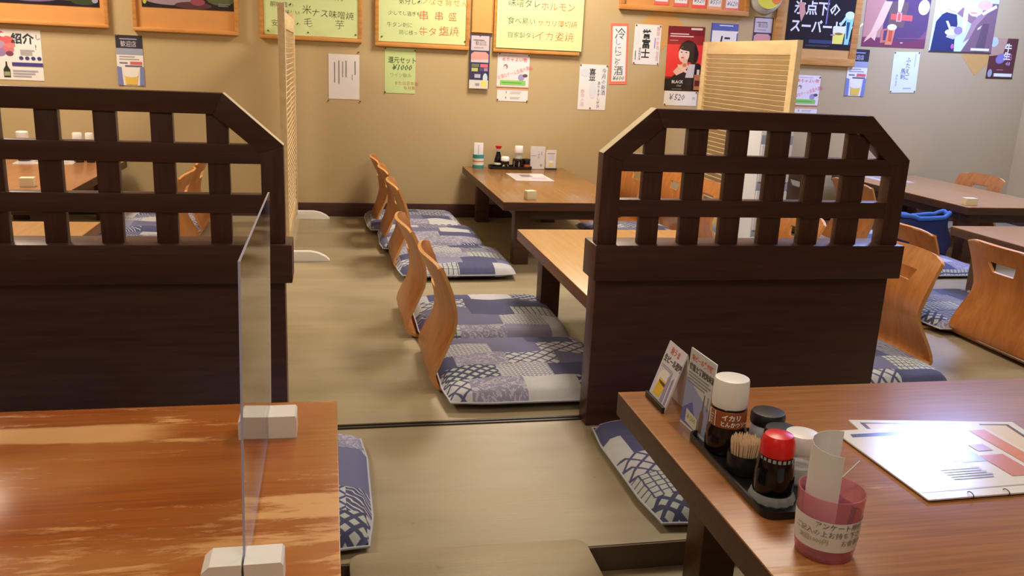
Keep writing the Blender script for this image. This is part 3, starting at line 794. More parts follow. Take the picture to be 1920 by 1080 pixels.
def pinkflyer(label, x0, x1, z0, z1):
    P = sheet('flyer', label, 'flyer', x0, x1, z0, z1, 'white', W, 0, ((.06, .97), (.97, .95)), 'pink party flyers'); w, h = x1 - x0, z1 - z0
    P.rect(0, 0, 1, 1, (224, 206, 196)); P.text('めちゃよい物', .028, h * .77, .024, (204, 84, 74), sx=1.0, bold=.015); P.text('お得なチーム会員大募集', .008, h * .22, .026, (222, 130, 130), rot=.32, sx=.72, bold=.01)
    P.ell(.26, .61, .07, .07, (150, 110, 110)); P.ell(.24, .58, .045, .05, (228, 196, 176)); P.ell(.76, .3, .1, .1, (156, 142, 168)); P.ell(.88, .36, .08, .05, (96, 74, 80)); P.rect(.1, .07, .9, .21, (134, 190, 86)); P.bars(.15, .1, .84, .18, 1, (92, 158, 70)); P.rect(0, 0, 1, .025, (210, 150, 110)); P.bars(.2, .92, .8, .95, 1, (200, 176, 170))
    done(P)
def pinkslip(label, x0, x1, z0, z1):
    P = sheet('notice', label, 'notice', x0, x1, z0, z1, 'white', W, 0, ((.02, .1), (.98, .05)), 'small slips under the pink flyers')
    P.rect(0, .86, 1, 1, (214, 150, 120)); P.bars(.42, .55, .85, .78, 2, (178, 158, 150)); P.bars(.42, .16, .8, .36, 2, (178, 160, 152)); P.rect(.28, .62, .31, .78, (150, 130, 120)); P.rect(.27, .2, .3, .36, (150, 130, 120))
    done(P)
pinkflyer('pink and green party flyer under the right green menu', 1.023, 1.227, .828, 1.035)
pinkslip('small white slip right under the pink flyer by the green menu', 1.028, 1.226, .743, .822)
pinkflyer('pink and green party flyer half hidden beside the right louvred screen', 3.045, 3.243, .784, .983)
pinkslip('small white slip below the pink flyer beside the right louvred screen', 3.05, 3.245, .699, .773)
# --- sake notices
P = sheet('notice', 'white sake notice with bold brush lettering, lowest of the sake notices', 'notice', 1.556, 1.741, .707, .99, 'white', W, 0, ((.03, .98), (.97, .98), (.45, .04)))
P.text('喜平', .062, .218, .042, (34, 34, 40), True, bold=.02); P.text('今月の新酒', .148, .232, .03, (64, 60, 120), True, sx=.9); P.text('ありますしぜひ', .122, .16, .022, (52, 50, 60), True, sx=.9); P.text('静岡の酒', .014, .105, .024, (222, 160, 160), True); P.ell(.2, .82, .16, .09, (206, 204, 214)); P.ell(.5, .45, .12, .2, (212, 206, 206))
done(P)
P = sheet('notice', 'tall red bordered notice of chilled cloudy sake at ¥600', 'notice', 1.757, 1.875, .871, 1.248, 'white', W, -.045)
P.rect(0, 0, 1, 1, (232, 112, 84)); P.rect(.12, .05, .9, .95, (236, 224, 214)); 
for s_, z, sz, c_ in (('冷', .285, .066, (60, 66, 80)), ('し', .245, .04, (96, 90, 190)), ('に', .195, .046, (86, 92, 112)), ('ご', .15, .044, (84, 84, 100)), ('り', .118, .034, (84, 84, 100)), ('酒', .062, .056, (70, 80, 90))): P.text(s_, .028, z, sz, c_)
P.text('¥600', .018, .026, .034, (90, 106, 72), shear=.3)
done(P)
P = sheet('notice', 'white sake notice with three bold brushed characters beside the red bordered one', 'notice', 1.902, 2.081, 1.005, 1.251, 'white', W, 0, C4)
P.text('誉富士', .052, .165, .054, (30, 30, 32), True, bold=.03); P.text('静岡の地酒', .148, .21, .026, (206, 120, 110), True, sx=.8); P.text('特別純米酒', .036, .09, .014, (60, 60, 90), True); P.rect(.05, .5, .2, .93, (214, 210, 196)); P.bars(.06, .06, .12, .34, 1, (60, 58, 50), True); P.bars(.76, .3, .82, .68, 1, (110, 110, 190), True); P.ell(.82, .3, .09, .12, (224, 214, 196)); P.bars(.86, .06, .96, .34, 2, (206, 150, 140), True)
done(P)
P = sheet('poster', 'red poster of a dark haired woman drinking from a glass', 'poster', 2.133, 2.383, .847, 1.251, 'black', W, -.012, ((.08, .98),))
P.poly([(0, .2), (1, .2), (1, .8), (0, .8)], (226, 58, 52)); P.rect(0, .72, 1, 1, (150, 44, 44)); P.rect(0, .86, 1, 1, (122, 38, 40)); P.rect(0, 0, 1, .2, (36, 28, 26)); P.rect(0, .19, .2, .22, (120, 40, 36)); P.rect(.62, .95, .93, .98, (226, 196, 180)); P.bars(.06, .83, .72, .9, 2, (232, 190, 176)); P.bars(.06, .775, .32, .79, 1, (230, 170, 160))
P.poly([(.15, .2), (.3, .28), (.62, .42), (.9, .44), (1, .38), (1, .1), (.15, .1)], (38, 32, 34)); P.poly([(.55, .21), (.78, .21), (.8, .42), (.62, .42)], (196, 180, 176))
P.ell(.58, .62, .26, .17, (44, 32, 32)); P.ell(.74, .56, .13, .14, (40, 30, 30)); P.ell(.47, .57, .15, .125, (236, 190, 166)); P.poly([(.36, .66), (.5, .715), (.64, .66), (.6, .62), (.4, .64)], (46, 34, 34)); P.ell(.4, .605, .03, .008, (56, 40, 40)); P.ell(.53, .6, .03, .008, (56, 40, 40)); P.ell(.44, .52, .045, .012, (206, 84, 80)); P.poly([(.445, .58), (.47, .555), (.44, .55)], (220, 168, 146))
P.poly([(.2, .3), (.36, .4), (.56, .45), (.62, .38), (.5, .3), (.3, .24)], (226, 176, 148)); P.rect(.44, .37, .58, .5, (214, 170, 140)); P.rect(.46, .38, .56, .43, (196, 116, 62))
for k in range(4): P.ell(.38 + .05 * k, .385 - .024 * k, .075, .02, (234, 186, 158), -.5)
P.rect(.8, .02, .97, .26, (176, 110, 66)); P.rect(.86, .26, .93, .34, (206, 190, 160)); P.rect(.82, .08, .96, .17, (96, 40, 34)); P.text('BLACK', .046, .048, .024, (232, 226, 214), bold=.02, sx=.95); P.text('Clear', .078, .028, .015, (200, 190, 176), shear=.4); P.bars(.2, .02, .5, .035, 1, (150, 140, 130))
done(P, 'printgloss')
P = sheet('notice', 'white slip with a handwritten price of ¥520 under the red poster', 'notice', 2.138, 2.365, .754, .846, 'white', W, 0, ((.03, .06), (.97, .94)))
P.text('￥520', .02, .034, .05, (46, 44, 76), shear=.2, sx=.85); P.text('円', .196, .04, .018, (120, 120, 120))
done(P)
P = sheet('notice', 'white notice with a blue head just above the right louvred screen', 'notice', 2.419, 2.608, 1.0, 1.284, 'white', W)
P.rect(0, .84, 1, 1, (84, 92, 148)); P.rect(0, 0, .05, 1, (60, 70, 130)); P.rect(.96, .2, 1, .8, (90, 100, 160)); P.bars(.3, .93, .98, .98, 1, (210, 210, 224)); P.text('に', .062, .14, .075, (40, 40, 46), bold=.03); P.text('ごり', .07, .08, .05, (40, 40, 46), True, bold=.03)
done(P)
# --- price slips on the upper cork board
for k, (x, tx, c_) in enumerate(((2.01, '¥520', (232, 96, 76)), (2.14, '¥850', (232, 96, 76)), (2.262, '¥520', (226, 80, 60)), (2.372, '¥550', (236, 150, 100)), (2.49, '¥620', (236, 108, 92)))):
    P = sheet('price_slip', ['first', 'second', 'third', 'fourth', 'fifth'][k] + ' red bordered price slip from the left on the upper cork board', 'price slip', x, x + .1, 1.375 - .004 * k, 1.62, 'white', PB, 0, (), 'price slips on the cork board')
    P.rect(0, 0, 1, 1, c_); P.rect(.08, .08, .92, .97, (236, 214, 204)); P.text(tx, .012, .034, .035, (86, 96, 74), shear=.3, sx=.92); P.text('酒', .028, .09, .046, (86, 96, 84))
    done(P)
# --- foil pouch
t = thing('foil_pouch', 'shiny foil pouch printed yellow and orange hanging above the navy flyer', 'pouch', (2.772, W, 1.475))
bm = bmesh.new(); n = 28; rings = []
for r_, d_ in ((1.0, .012), (.97, .02), (.86, .034), (.6, .05), (.3, .058), (0, .06)):
    if r_ == 0: rings.append([bm.verts.new((0, -d_, 0))]); continue
    rings.append([bm.verts.new((.118 * r_ * math.cos(2 * PI * i / n) * (1 + .02 * math.sin(i * 3)), -d_, .12 * r_ * math.sin(2 * PI * i / n))) for i in range(n)])
for a, b in zip(rings, rings[1:]):
    for i in range(n):
        j = (i + 1) % n
        bm.faces.new((a[i], b[0], a[j]) if len(b) == 1 else (a[i], b[i], b[j], a[j]))
base = [bm.verts.new((v.co.x, -.002, v.co.z)) for v in rings[0]]
for i in range(n): bm.faces.new((base[i], rings[0][i], rings[0][(i + 1) % n], base[(i + 1) % n]))
bm.faces.new(base)
bmesh.ops.recalc_face_normals(bm, faces=bm.faces)
obj('pouch_skin', bm, M['silver'], t, smooth=1.4)
P = Print(.17, .15); P.ell(.5, .5, .5, .5, (216, 200, 74)); P.ell(.8, .42, .2, .22, (226, 124, 66), .4); P.ell(.42, .66, .3, .12, (110, 86, 70)); P.ell(.42, .78, .34, .14, (226, 212, 180))
P.build(t, 'print', (-.085, -.0612, -.09), 'printgloss')
# --- beer poster
P = sheet('poster', 'black beer poster with white lettering and a poured glass', 'poster', 2.939, 3.43, 1.156, 1.82, 'black', PB)
P.h = .36; P.rect(0, 0, 1, 1.84, (36, 32, 38)); P.rect(.35, .1, 1, .16, (54, 66, 96)); P.text('氷点下の', .04, .222, .082, (238, 232, 206), bold=.025, sx=.92); P.text('スーパードライ', .025, .108, .08, (244, 236, 222), bold=.03, sx=.86)
P.poly([(.7, .105), (.85, .105), (.875, .38), (.69, .38)], (232, 206, 96)); P.poly([(.69, .3), (.875, .3), (.88, .4), (.87, .42), (.7, .42), (.685, .4)], (238, 234, 226)); P.ell(.78, .285, .06, .022, (150, 104, 40))
P.poly([(.88, .1), (.94, .1), (.98, .58), (.93, .66), (.86, .62), (.87, .5)], (150, 196, 214)); P.ell(.915, .62, .07, .07, (206, 222, 226)); P.poly([(.88, .5), (.93, .5), (.92, .2), (.9, .2)], (44, 76, 100)); P.poly([(.87, .55), (.8, .42), (.78, .46), (.85, .6)], (186, 206, 214)); P.poly([(.2, .46), (.25, .62), (.22, .8), (.14, .8), (.17, .6)], (206, 146, 128)); P.bars(.55, .4, .6, .9, 1, (110, 104, 140), True); P.rect(.66, .25, .72, .27, (196, 130, 190)); P.bars(.3, .04, .75, .07, 2, (90, 88, 90))
done(P, 'printgloss')
# --- woman with belt
P = sheet('poster', 'faded purple poster of a woman in a red belt holding a beer mug', 'poster', 3.508, 3.99, 1.189, 1.85, 'paper', W, -.012)
P.h = .31; P.rect(0, 0, 1, 2.1, (128, 76, 96)); P.rect(0, 0, 1, .18, (120, 58, 74)); P.rect(0, .2, .3, 2.1, (188, 128, 108)); P.poly([(.3, .14), (.85, .14), (1, .4), (1, 2.1), (.3, 2.1)], (94, 66, 88)); P.poly([(.38, .42), (.62, .42), (.66, .95), (.36, .95)], (112, 84, 76))
P.poly([(.28, .95), (.4, .95), (.3, .5), (.2, .28), (.12, .3)], (232, 176, 138)); P.poly([(.12, .3), (.22, .3), (.2, .12), (.13, .2), (.03, .08), (.05, .16)], (232, 176, 140)); P.poly([(.03, .08), (.14, .2), (.2, .28), (.17, .3), (.06, .18)], (226, 168, 132))
P.poly([(.4, .58), (.74, .56), (.74, .68), (.4, .7)], (230, 92, 78)); P.poly([(.49, .54), (.57, .54), (.57, .73), (.49, .73)], (240, 150, 128)); P.poly([(.51, .56), (.55, .56), (.55, .71), (.51, .71)], (224, 84, 74)); P.poly([(.5, .74), (.55, .74), (.58, 1), (.48, 1)], (236, 186, 160))
P.poly([(.36, .05), (.47, .05), (.5, .4), (.38, .4)], (216, 124, 84)); P.rect(.4, .12, .46, .36, (196, 84, 56)); P.ell(.44, .42, .075, .065, (240, 206, 178)); P.poly([(.28, .08), (.38, .1), (.38, .14), (.32, .14), (.32, .34), (.38, .36), (.38, .4), (.28, .36)], (196, 110, 84)); P.ell(.9, .86, .09, .16, (240, 206, 210)); P.rect(.6, .09, .64, .11, (236, 190, 190)); P.poly([(.55, .18), (1, .2), (1, .215), (.55, .195)], (160, 80, 100))
done(P, 'printgloss')
# --- couple
P = sheet('poster', 'poster of a couple in a dark suit and a brown suit toasting, far right', 'poster', 4.026, 4.517, 1.178, 1.85, 'paper', W, -.012)
P.h = .33; P.rect(0, 0, 1, 2, (204, 204, 208)); P.poly([(.02, 0), (.4, 0), (.44, .3), (.36, .75), (.16, .8), (.05, .6)], (42, 50, 84)); P.poly([(.4, 0), (.5, 0), (.62, .4), (.6, .7), (.4, .72), (.38, .3)], (196, 224, 222)); P.poly([(.24, .3), (.36, .26), (.46, .36), (.42, .5), (.3, .52)], (190, 176, 186)); P.ell(.3, .4, .09, .06, (214, 206, 214)); P.ell(.42, .44, .07, .08, (150, 122, 142)); P.poly([(.2, .62), (.24, .62), (.32, .44), (.28, .43)], (220, 216, 224))
P.poly([(.5, 0), (1, 0), (1, 1), (.84, 1), (.6, .55), (.62, .3)], (122, 88, 92)); P.poly([(.36, .78), (.44, .9), (.72, .68), (.64, .56)], (146, 104, 104)); P.poly([(.62, .3), (.7, .56), (.9, .9), (.84, .96), (.62, .6), (.52, .2)], (160, 122, 118)); P.poly([(.72, .02), (.88, .02), (.9, .6), (.8, .6)], (98, 72, 80)); P.ell(.5, .68, .04, .3, (232, 240, 240), .05)
P.ell(.22, .92, .09, .07, (240, 190, 170)); P.ell(.32, .88, .1, .07, (238, 186, 166)); P.poly([(.08, .84), (.18, .95), (.2, .8), (.12, .74)], (236, 236, 242)); P.poly([(.36, .78), (.44, .92), (.4, .94), (.32, .82)], (238, 238, 242)); P.ell(.64, .86, .12, .13, (238, 202, 190)); P.ell(.62, .8, .06, .012, (226, 110, 116)); P.ell(.78, .96, .12, .1, (226, 170, 146)); P.poly([(.74, .8), (.96, .98), (.98, .92), (.78, .76)], (240, 236, 230)); P.poly([(.72, .5), (.78, .56), (.76, .5), (.72, .46)], (236, 236, 240)); P.ell(.36, .12, .025, .05, (190, 90, 130)); P.rect(.66, .05, .96, .1, (226, 220, 226)); P.rect(0, 0, 1, .02, (60, 46, 60))
done(P, 'printgloss')
# --- small items right
P = sheet('notice', 'bluish white paper with brushed vertical lettering below the woman poster', 'notice', 3.775, 3.975, .892, 1.164, 'white', W, -.035, ((.04, .03), (.96, .03), (.04, .98), (.96, .98)))
P.rect(0, 0, 1, 1, (216, 222, 238)); P.text('ふたえご', .098, .205, .034, (66, 72, 100), True, bold=.01); P.text('馬刺', .066, .13, .034, (66, 72, 100), True, bold=.01); P.text('あります', .03, .105, .019, (110, 116, 140), True); P.bars(.82, .52, .87, .95, 1, (150, 156, 176), True); P.bars(.5, .08, .82, .14, 1, (160, 164, 184))
done(P)
P = sheet('poster', 'small dark red poster with white characters at the far right end of the wall', 'poster', 4.511, 4.726, 1.018, 1.291, 'black', W, -.012)
P.rect(0, 0, 1, 1, (88, 40, 42)); P.poly([(0, .55), (.5, .6), (.6, 1), (0, 1)], (176, 136, 106)); P.ell(.1, .9, .16, .12, (176, 186, 192)); P.ell(.45, .5, .2, .12, (128, 108, 150), .5); P.text('牛生', .115, .19, .05, (240, 234, 226), True, bold=.04); P.text('円', .14, .13, .04, (190, 120, 150)); P.text('48', .14, .09, .034, (196, 150, 176)); P.rect(.28, .05, .96, .13, (236, 230, 228)); P.ell(.12, .13, .08, .1, (150, 150, 150)); P.bars(.35, .2, .7, .24, 1, (176, 110, 110)); P.rect(0, 0, 1, .03, (40, 26, 30))
done(P, 'printgloss')
for x, z, s_, lab in ((2.085, 1.245, .155, 'flat ochre diamond plate on the wall behind the white sake notice'), (4.42, 1.16, .13, 'flat ochre diamond plate whose lower corner shows under the couple poster')):
    tag(obj('wall_plate', prism([(-s_, 0), (0, -s_ * 1.0), (s_, 0), (0, s_)], 'y', W - .0006, W - .0001), M['ochre'], None, (x, 0, z), smooth=0), lab, 'plate', 'diamond wall plates')

# ------------------------------------------------------------------ things on the tables
ZT = .33
# clear shield on the worn table
t = thing('clear_shield', 'clear acrylic shield standing on two white wooden feet on the worn table', 'shield', (-.113, 1.29, ZT))
bm = bmesh.new(); bm_box(bm, -.0015, .0015, -.262, .262, .004, .428, 0)
bmesh.ops.recalc_face_normals(bm, faces=bm.faces)
for f in bm.faces:
    if abs(f.normal.x) < .5: f.material_index = 1
obj('pane', bm, [M['acrylic'], M['acrylicedge']], t, rot=(0, .018, 0), smooth=0)
for y0, y1 in ((-.283, -.238), (.182, .236)):
    pts = [(-.05, 0), (.05, 0), (.05, .037), (.047, .041), (-.040, .041), (-.05, .032)]
    bm = bmesh.new()
    for s in (-1, 1):                                          # two cheeks with a slot for the pane
        q = [(max(p[0], .0016) if s > 0 else min(p[0], -.0016), p[1]) for p in pts]
        q2 = []
        for p in q:
            if not q2 or (abs(p[0] - q2[-1][0]) + abs(p[1] - q2[-1][1])) > 1e-6: q2.append(p)
        bm_prism(bm, q2, 'y', y0, y1)
    bm_box(bm, -.0016, .0016, y0, y1, 0, .0038, 0)
    obj('foot', bm, M['palefoot'], t, smooth=0)

# --- black tray and its contents, right front table
tr = thing('tray', 'small black rectangular tray holding the sauces on the right front table', 'tray', (.724, 1.245, ZT), 0, 'black condiment trays')
def rr_shell(x0, x1, y0, y1, r, h, th, base):
    bm = bmesh.new(); n = 5
    def ring(inset, z):
        return [bm.verts.new((x, y, z)) for x, y in rrect(x0 + inset, x1 - inset, y0 + inset, y1 - inset, max(r - inset, .002), n)]
    rings = [ring(.004, 0), ring(0, .003), ring(0, h), ring(th, h), ring(th + .001, base)]
    fs = [bm.faces.new(rings[0][::-1])]
    for a, b in zip(rings, rings[1:]):
        for i in range(len(a)): fs.append(bm.faces.new((a[i], a[(i + 1) % len(a)], b[(i + 1) % len(a)], b[i])))
    fs.append(bm.faces.new(rings[-1])); bmesh.ops.recalc_face_normals(bm, faces=fs)
    return bm
obj('tray_body', rr_shell(-.076, .078, -.155, .155, .022, .014, .004, .004), M['black'], tr)
zt = ZT + .004
def wrap(r, mid, z0, w):
    """bend a flat print round a cylinder of radius r, centred on angle mid"""
    def f(p):
        a = mid + (p[0] - w / 2) / r; rr = r - p[1] + .0004
        return (rr * math.cos(a), rr * math.sin(a), z0 + p[2])
    return f
# sauce bottle
b = thing('sauce_bottle', 'dark sauce bottle with a big white cap and brown lettered label', 'bottle', (.694, 1.333, zt))
obj('body', lathe([(0, 0), (.033, 0), (.0365, .004), (.0375, .02), (.036, .04), (.0315, .052), (.0315, .084), (.029, .088), (0, .088)], 40), M['sauce'], b)
obj('label', lathe([(.0320, .053), (.0325, .0535), (.0322, .083), (.0318, .0835)], 40), M['brownlabel'], b)
obj('cap', lathe([(0, .0875), (.0305, .0875), (.0312, .09), (.0318, .100), (.0308, .135), (.0295, .1385), (.026, .1395), (0, .1395)], 40), M['whitecap'], b)
P = Print(.10, .03); P.rect(0, .02, .2, .98, (216, 206, 190)); P.bars(.02, .1, .18, .8, 4, (170, 160, 150)); P.text('イカリ', .032, .0165, .0105, (240, 228, 214), bold=.05); P.text('とんかつソース', .03, .0045, .0095, (240, 228, 214), bold=.04, sx=.85)
P.build(b, 'lettering', (0, 0, 0), 'print', warp=wrap(.0325, -PI / 2 - .25, .0532, .10))
# toothpick holder
b = thing('toothpick_holder', 'round black holder packed with wooden toothpicks on the tray', 'holder', (.688, 1.248, zt))
obj('cup', lathe([(0, 0), (.026, 0), (.0285, .003), (.029, .028), (.0275, .036), (.026, .036), (.026, .006), (0, .006)], 32), M['black'], b)
rnd = random.Random(4); first = mesh_of('toothpick', lathe([(0, 0), (.0016, .003), (.0016, .051), (.0006, .056)], 5), M['pick'])
for k in range(120):
    a = 2.39996 * k; r_ = .0235 * math.sqrt((k + .5) / 120)
    o = obj('toothpick', first, None, b, (r_ * .8 * math.cos(a), r_ * .8 * math.sin(a), .0065 + rnd.uniform(-.002, .002)), (-math.sin(a) * r_ * 4.5, math.cos(a) * r_ * 4.5, 0))
# soy sauce bottle
b = thing('soy_sauce_bottle', 'soy sauce bottle with a red cap and ribbed glass foot on the front tray', 'bottle', (.690, 1.15, zt))
obj('body', lathe([(0, .017), (.031, .017), (.0325, .022), (.0315, .05), (.0275, .074), (.025, .081), (0, .081)], 40), M['soy'], b)
obj('glass_foot', lathe([(0, 0), (.0335, 0), (.0362, .004), (.0352, .01), (.0325, .0168), (0, .0168)], 56, flute=.035, nf=14), M['glass'], b)
obj('cap', lathe([(0, .0805), (.0265, .0805), (.0272, .083), (.0268, .098), (.0255, .106), (.0215, .113), (.012, .1155), (0, .116)], 36), M['redcap'], b)
P = Print(.07, .01)
for k in range(9): P.rect(.02 + .11 * k, .2, .09 + .11 * k, .8, (150, 140, 140))
P.build(b, 'glass_rim_marks', (0, 0, 0), 'print', warp=wrap(.0268, -PI / 2 - .3, .0715, .07))
# spice jars
def jar(label, x, y, r, h, lid, body, fill=None, name='spice_jar'):
    b = thing(name, label, 'jar', (x, y, zt), 0, 'small jars on the front tray')
    obj('body', lathe([(0, 0), (r * .92, 0), (r, .004), (r, h * .6), (r * .93, h * .66), (0, h * .66)], 32), M[body], b)
    if fill: obj('contents', lathe([(0, .003), (r * .86, .003), (r * .9, .008), (r * .9, h * .34), (0, h * .36)], 28), M[fill], b)
    obj('lid', lathe([(0, h * .64), (r * 1.02, h * .64), (r * 1.05, h * .67), (r * 1.05, h * .9), (r * .97, h * .985), (r * .8, h), (0, h)], 36), M[lid], b)
    return b
jar('small spice jar with a black lid, farther of the two behind the sauce bottles', .785, 1.355, .030, .062, 'blacklid', 'whitebox')
jar('small spice jar with a black lid, nearer of the two, behind the red cap', .778, 1.288, .030, .058, 'blacklid', 'smoke')
jar('salt jar with a cream lid and white contents on the front tray', .766, 1.206, .027, .088, 'whitecap', 'glass', 'salt', 'salt_jar')
# spoon
t = thing('small_spoon', 'small silver spoon resting across the tray edge beside the pink cup', 'spoon', (.822, 1.17, ZT + .0145))
tube_bm = tube([(-.02, -.012, .002), (.0, .0, .004), (.03, .02, .009), (.062, .04, .016)], .0016, 8)
obj('handle', tube_bm, M['silver'], t, smooth=1.2)
bm = bmesh.new(); bmesh.ops.create_uvsphere(bm, u_segments=16, v_segments=10, radius=1.0)
for v in bm.verts: v.co = Vector((v.co.x * .011 - .018, v.co.y * .008 - .012, v.co.z * .0045 + .0045))
obj('bowl', bm, M['silver'], t, smooth=1.4)
# pink cup with slips
b = thing('pink_cup', 'translucent pink plastic cup with a handwritten white label', 'cup', (.696, 1.003, ZT))
obj('cup_wall', lathe([(0, 0), (.036, 0), (.040, .004), (.0425, .02), (.0465, .1), (.0446, .1), (.0407, .02), (.037, .006), (0, .006)], 48), M['pink'], b)
lb = lathe([(.0430, .022), (.0456, .068)], 48); obj('paper_label', lb, M['paper'], b)
P = Print(.15, .05)
for s_, u, v, sz, c_ in (('アンケート用紙', .045, .036, .0095, (70, 62, 60)), ('ご記入の上お持ち下さい', .012, .024, .0095, (110, 96, 70)), ('次回1000円', .02, .012, .0085, (150, 130, 80)), ('お食事券', .085, .012, .009, (120, 100, 76))): P.text(s_, u, v, sz, c_)
def wcup(p):
    a = -PI / 2 - .32 + (p[0] - .075) / .047; rr = .0430 + .0026 * (p[2] / .046) - p[1] + .0006
    return (rr * math.cos(a), rr * math.sin(a), .022 + p[2])
P.build(b, 'lettering', (0, 0, 0), 'print', warp=wcup)
def slip(label, pts, z0, z1, off):
    bm = bmesh.new(); v0 = [bm.verts.new((x, y, z0)) for x, y in pts]; v1 = [bm.verts.new((x, y, z1 + k * off)) for k, (x, y) in enumerate(pts)]
    for i in range(len(pts) - 1): bm.faces.new((v0[i], v0[i + 1], v1[i + 1], v1[i]))
    bmesh.ops.recalc_face_normals(bm, faces=bm.faces)
    bmesh.ops.solidify(bm, geom=bm.faces[:], thickness=.0005)
    o = obj('paper_slip', bm, M['paper'], None, (.696, 1.003, ZT), smooth=1.2); return tag(o, label, 'paper')
arc = [(-.008 + .027 * math.cos(a), .004 + .027 * math.sin(a)) for a in [.45 + .445 * k for k in range(11)]]
slip('curled white paper slip standing in the pink cup', arc, .012, .180, -.0022)
P_ = prism(rrect(-.0035, .0035, -.0035, .0035, .0033, 3), 'z', 0, .075, 0)
tag(obj('pen', P_, M['pen'], None, (.712, .985, ZT + .0075), (.05, .12, 0)), 'short dark pen stub leaning inside the pink cup', 'pen')

# --- standing cards, right front table
def lines_card(P, beer):
    if beer:
        P.rect(0, 0, 1, 1, (206, 196, 196)); P.ell(.42, .42, .3, .16, (226, 222, 222)); P.poly([(.16, .12), (.52, .12), (.66, .4), (.24, .42)], (226, 176, 44)); P.poly([(.22, .38), (.64, .38), (.6, .32), (.3, .34)], (90, 64, 40)); P.poly([(.6, .1), (.76, .1), (.72, .62), (.6, .5)], (150, 140, 158)); P.poly([(.84, .1), (.92, .1), (.88, .56), (.8, .5)], (140, 130, 160))
        P.text('泡うま', .022, .108, .014, (206, 96, 76), bold=.03); P.text('生ビール登場', .006, .088, .014, (74, 66, 70), bold=.04, sx=.95); P.bars(.08, .58, .8, .64, 2, (150, 140, 140))
    else:
        P.rect(0, 0, 1, 1, (190, 184, 176)); P.poly([(0, .05), (1, .05), (1, .4), (.3, .56), (0, .62)], (140, 144, 172)); P.poly([(0, .2), (.36, .36), (.6, .1), (.6, .03), (0, .03)], (92, 96, 150)); P.poly([(.7, .06), (.84, .06), (.84, .3), (.79, .36), (.785, .55), (.755, .55), (.75, .36), (.7, .3)], (112, 82, 62))
        P.text('地ビール第四弾', .008, .132, .0115, (210, 104, 80), bold=.03, sx=.95); P.text('世富士特別純米酒', .004, .113, .0125, (80, 72, 64), bold=.04, sx=.9); P.bars(.06, .56, .94, .72, 4, (128, 120, 112)); P.poly([(.2, .07), (.66, .04), (.66, .2), (.2, .24)], (196, 190, 160)); P.text('¥ 500', .026, .018, .013, (120, 120, 80)); P.bars(.9, .36, .95, .56, 1, (110, 120, 110), True)
t = thing('card_stand', 'leaning promotional card of a beer glass at the corner of the right front table', 'card', (.668, 1.56, ZT), 0, 'standing cards on the front table')
bm = prism([(-.020, 0), (-.018, 0), (.021, .121), (.019, .122)], 'y', -.046, .046); obj('card', bm, M['paper'], t, smooth=0)
bm = prism([(.019, .122), (.021, .121), (.0315, .0), (.0295, 0)], 'y', -.046, .046); obj('back_leaf', bm, M['paper'], t, smooth=0)
obj('foot_strip', box(-.026, -.0205, -.05, .046, 0, .013, .001), M['black'], t)
P = Print(.092, .126); lines_card(P, True)
ax = math.atan2(.0395, .1215)
def lean(p):
    # sheet x runs towards -Y, up along the leaning face, outwards to -X
    d = p[2]; n_ = -p[1] + .0006
    return (-.0203 + d * math.sin(ax) - n_ * math.cos(ax), .046 - p[0], d * math.cos(ax) + n_ * math.sin(ax))
P.build(t, 'print', (0, 0, 0), 'print', warp=lean)
t = thing('card_stand', 'upright promotional card in a clear holder beside the sauce bottle', 'card', (.663, 1.408, ZT), 0, 'standing cards on the front table')
obj('card', box(-.0012, .0012, -.05, .05, .002, .154, 0), M['paper'], t, smooth=0)
obj('holder_foot', box(-.03, .03, -.05, .05, 0, .0018, .0004), M['acrylic'], t, smooth=0)
P = Print(.1, .152); lines_card(P, False)
P.build(t, 'print', (0, 0, 0), 'print', warp=lambda p: (-.0014 + p[1], .05 - p[0], .002 + p[2]))
t.location = (.668, 1.418, ZT); t.rotation_euler = (0, .06, .06)

# --- menus, right front table
def menu(label, cx_, cy_, w, h, rz, z, design, group):
    t = thing('menu', label, 'menu', (cx_, cy_, z), rz, group)
    obj('sheet', prism(rrect(-w / 2, w / 2, -h / 2, h / 2, .004, 3), 'z', 0, .0022), M['menu'], t, smooth=0)
    P = Print(w, h); design(P)
    P.build(t, 'print', (0, 0, 0), 'printgloss', warp=lambda p: (p[0] - w / 2, p[2] - h / 2, .0024 - p[1]))
    return t
def d_top(P):
    P.rect(0, 0, 1, 1, (232, 222, 212)); P.poly([(.07, .93), (.55, .93), (.5, .87), (.06, .88)], (96, 94, 128)); P.rect(.1, .34, .18, .6, (206, 190, 160)); P.rect(.24, .44, .5, .66, (130, 118, 106)); P.rect(.5, .42, .66, .62, (170, 172, 196)); P.rect(.86, .12, .97, .88, (214, 132, 92)); P.rect(.66, .2, .82, .5, (206, 130, 112)); P.rect(.7, .56, .8, .66, (190, 150, 160)); P.rect(0, .085, 1, .092, (170, 150, 140)); P.bars(.3, .2, .6, .36, 5, (160, 150, 160))
def d_under(P):
    P.rect(0, 0, 1, 1, (226, 214, 202)); P.rect(.05, .05, .95, .95, (96, 74, 58)); P.rect(.075, .075, .925, .925, (226, 200, 168)); P.text('酒', .05, .155, .03, (60, 46, 40))
g_ = 'laminated menus on the front table'
menu('laminated menu with a brown border lying underneath the white one', 1.165, 1.292, .345, .25, -.13, ZT + .0002, d_under, g_)
t = menu('glossy white laminated menu with two binding rings, shining on the right front table', 1.108, 1.252, .32, .272, .02, ZT + .0032, d_top, g_)
for x in (-.075, -.005):
    obj('ring', tube([(x + .0, -.130 + .0075 * math.cos(a), .002 + .0045 * math.sin(a)) for a in [2 * PI * k / 16 for k in range(16)]], .0008, 6, closed=True), M['pen'], t)

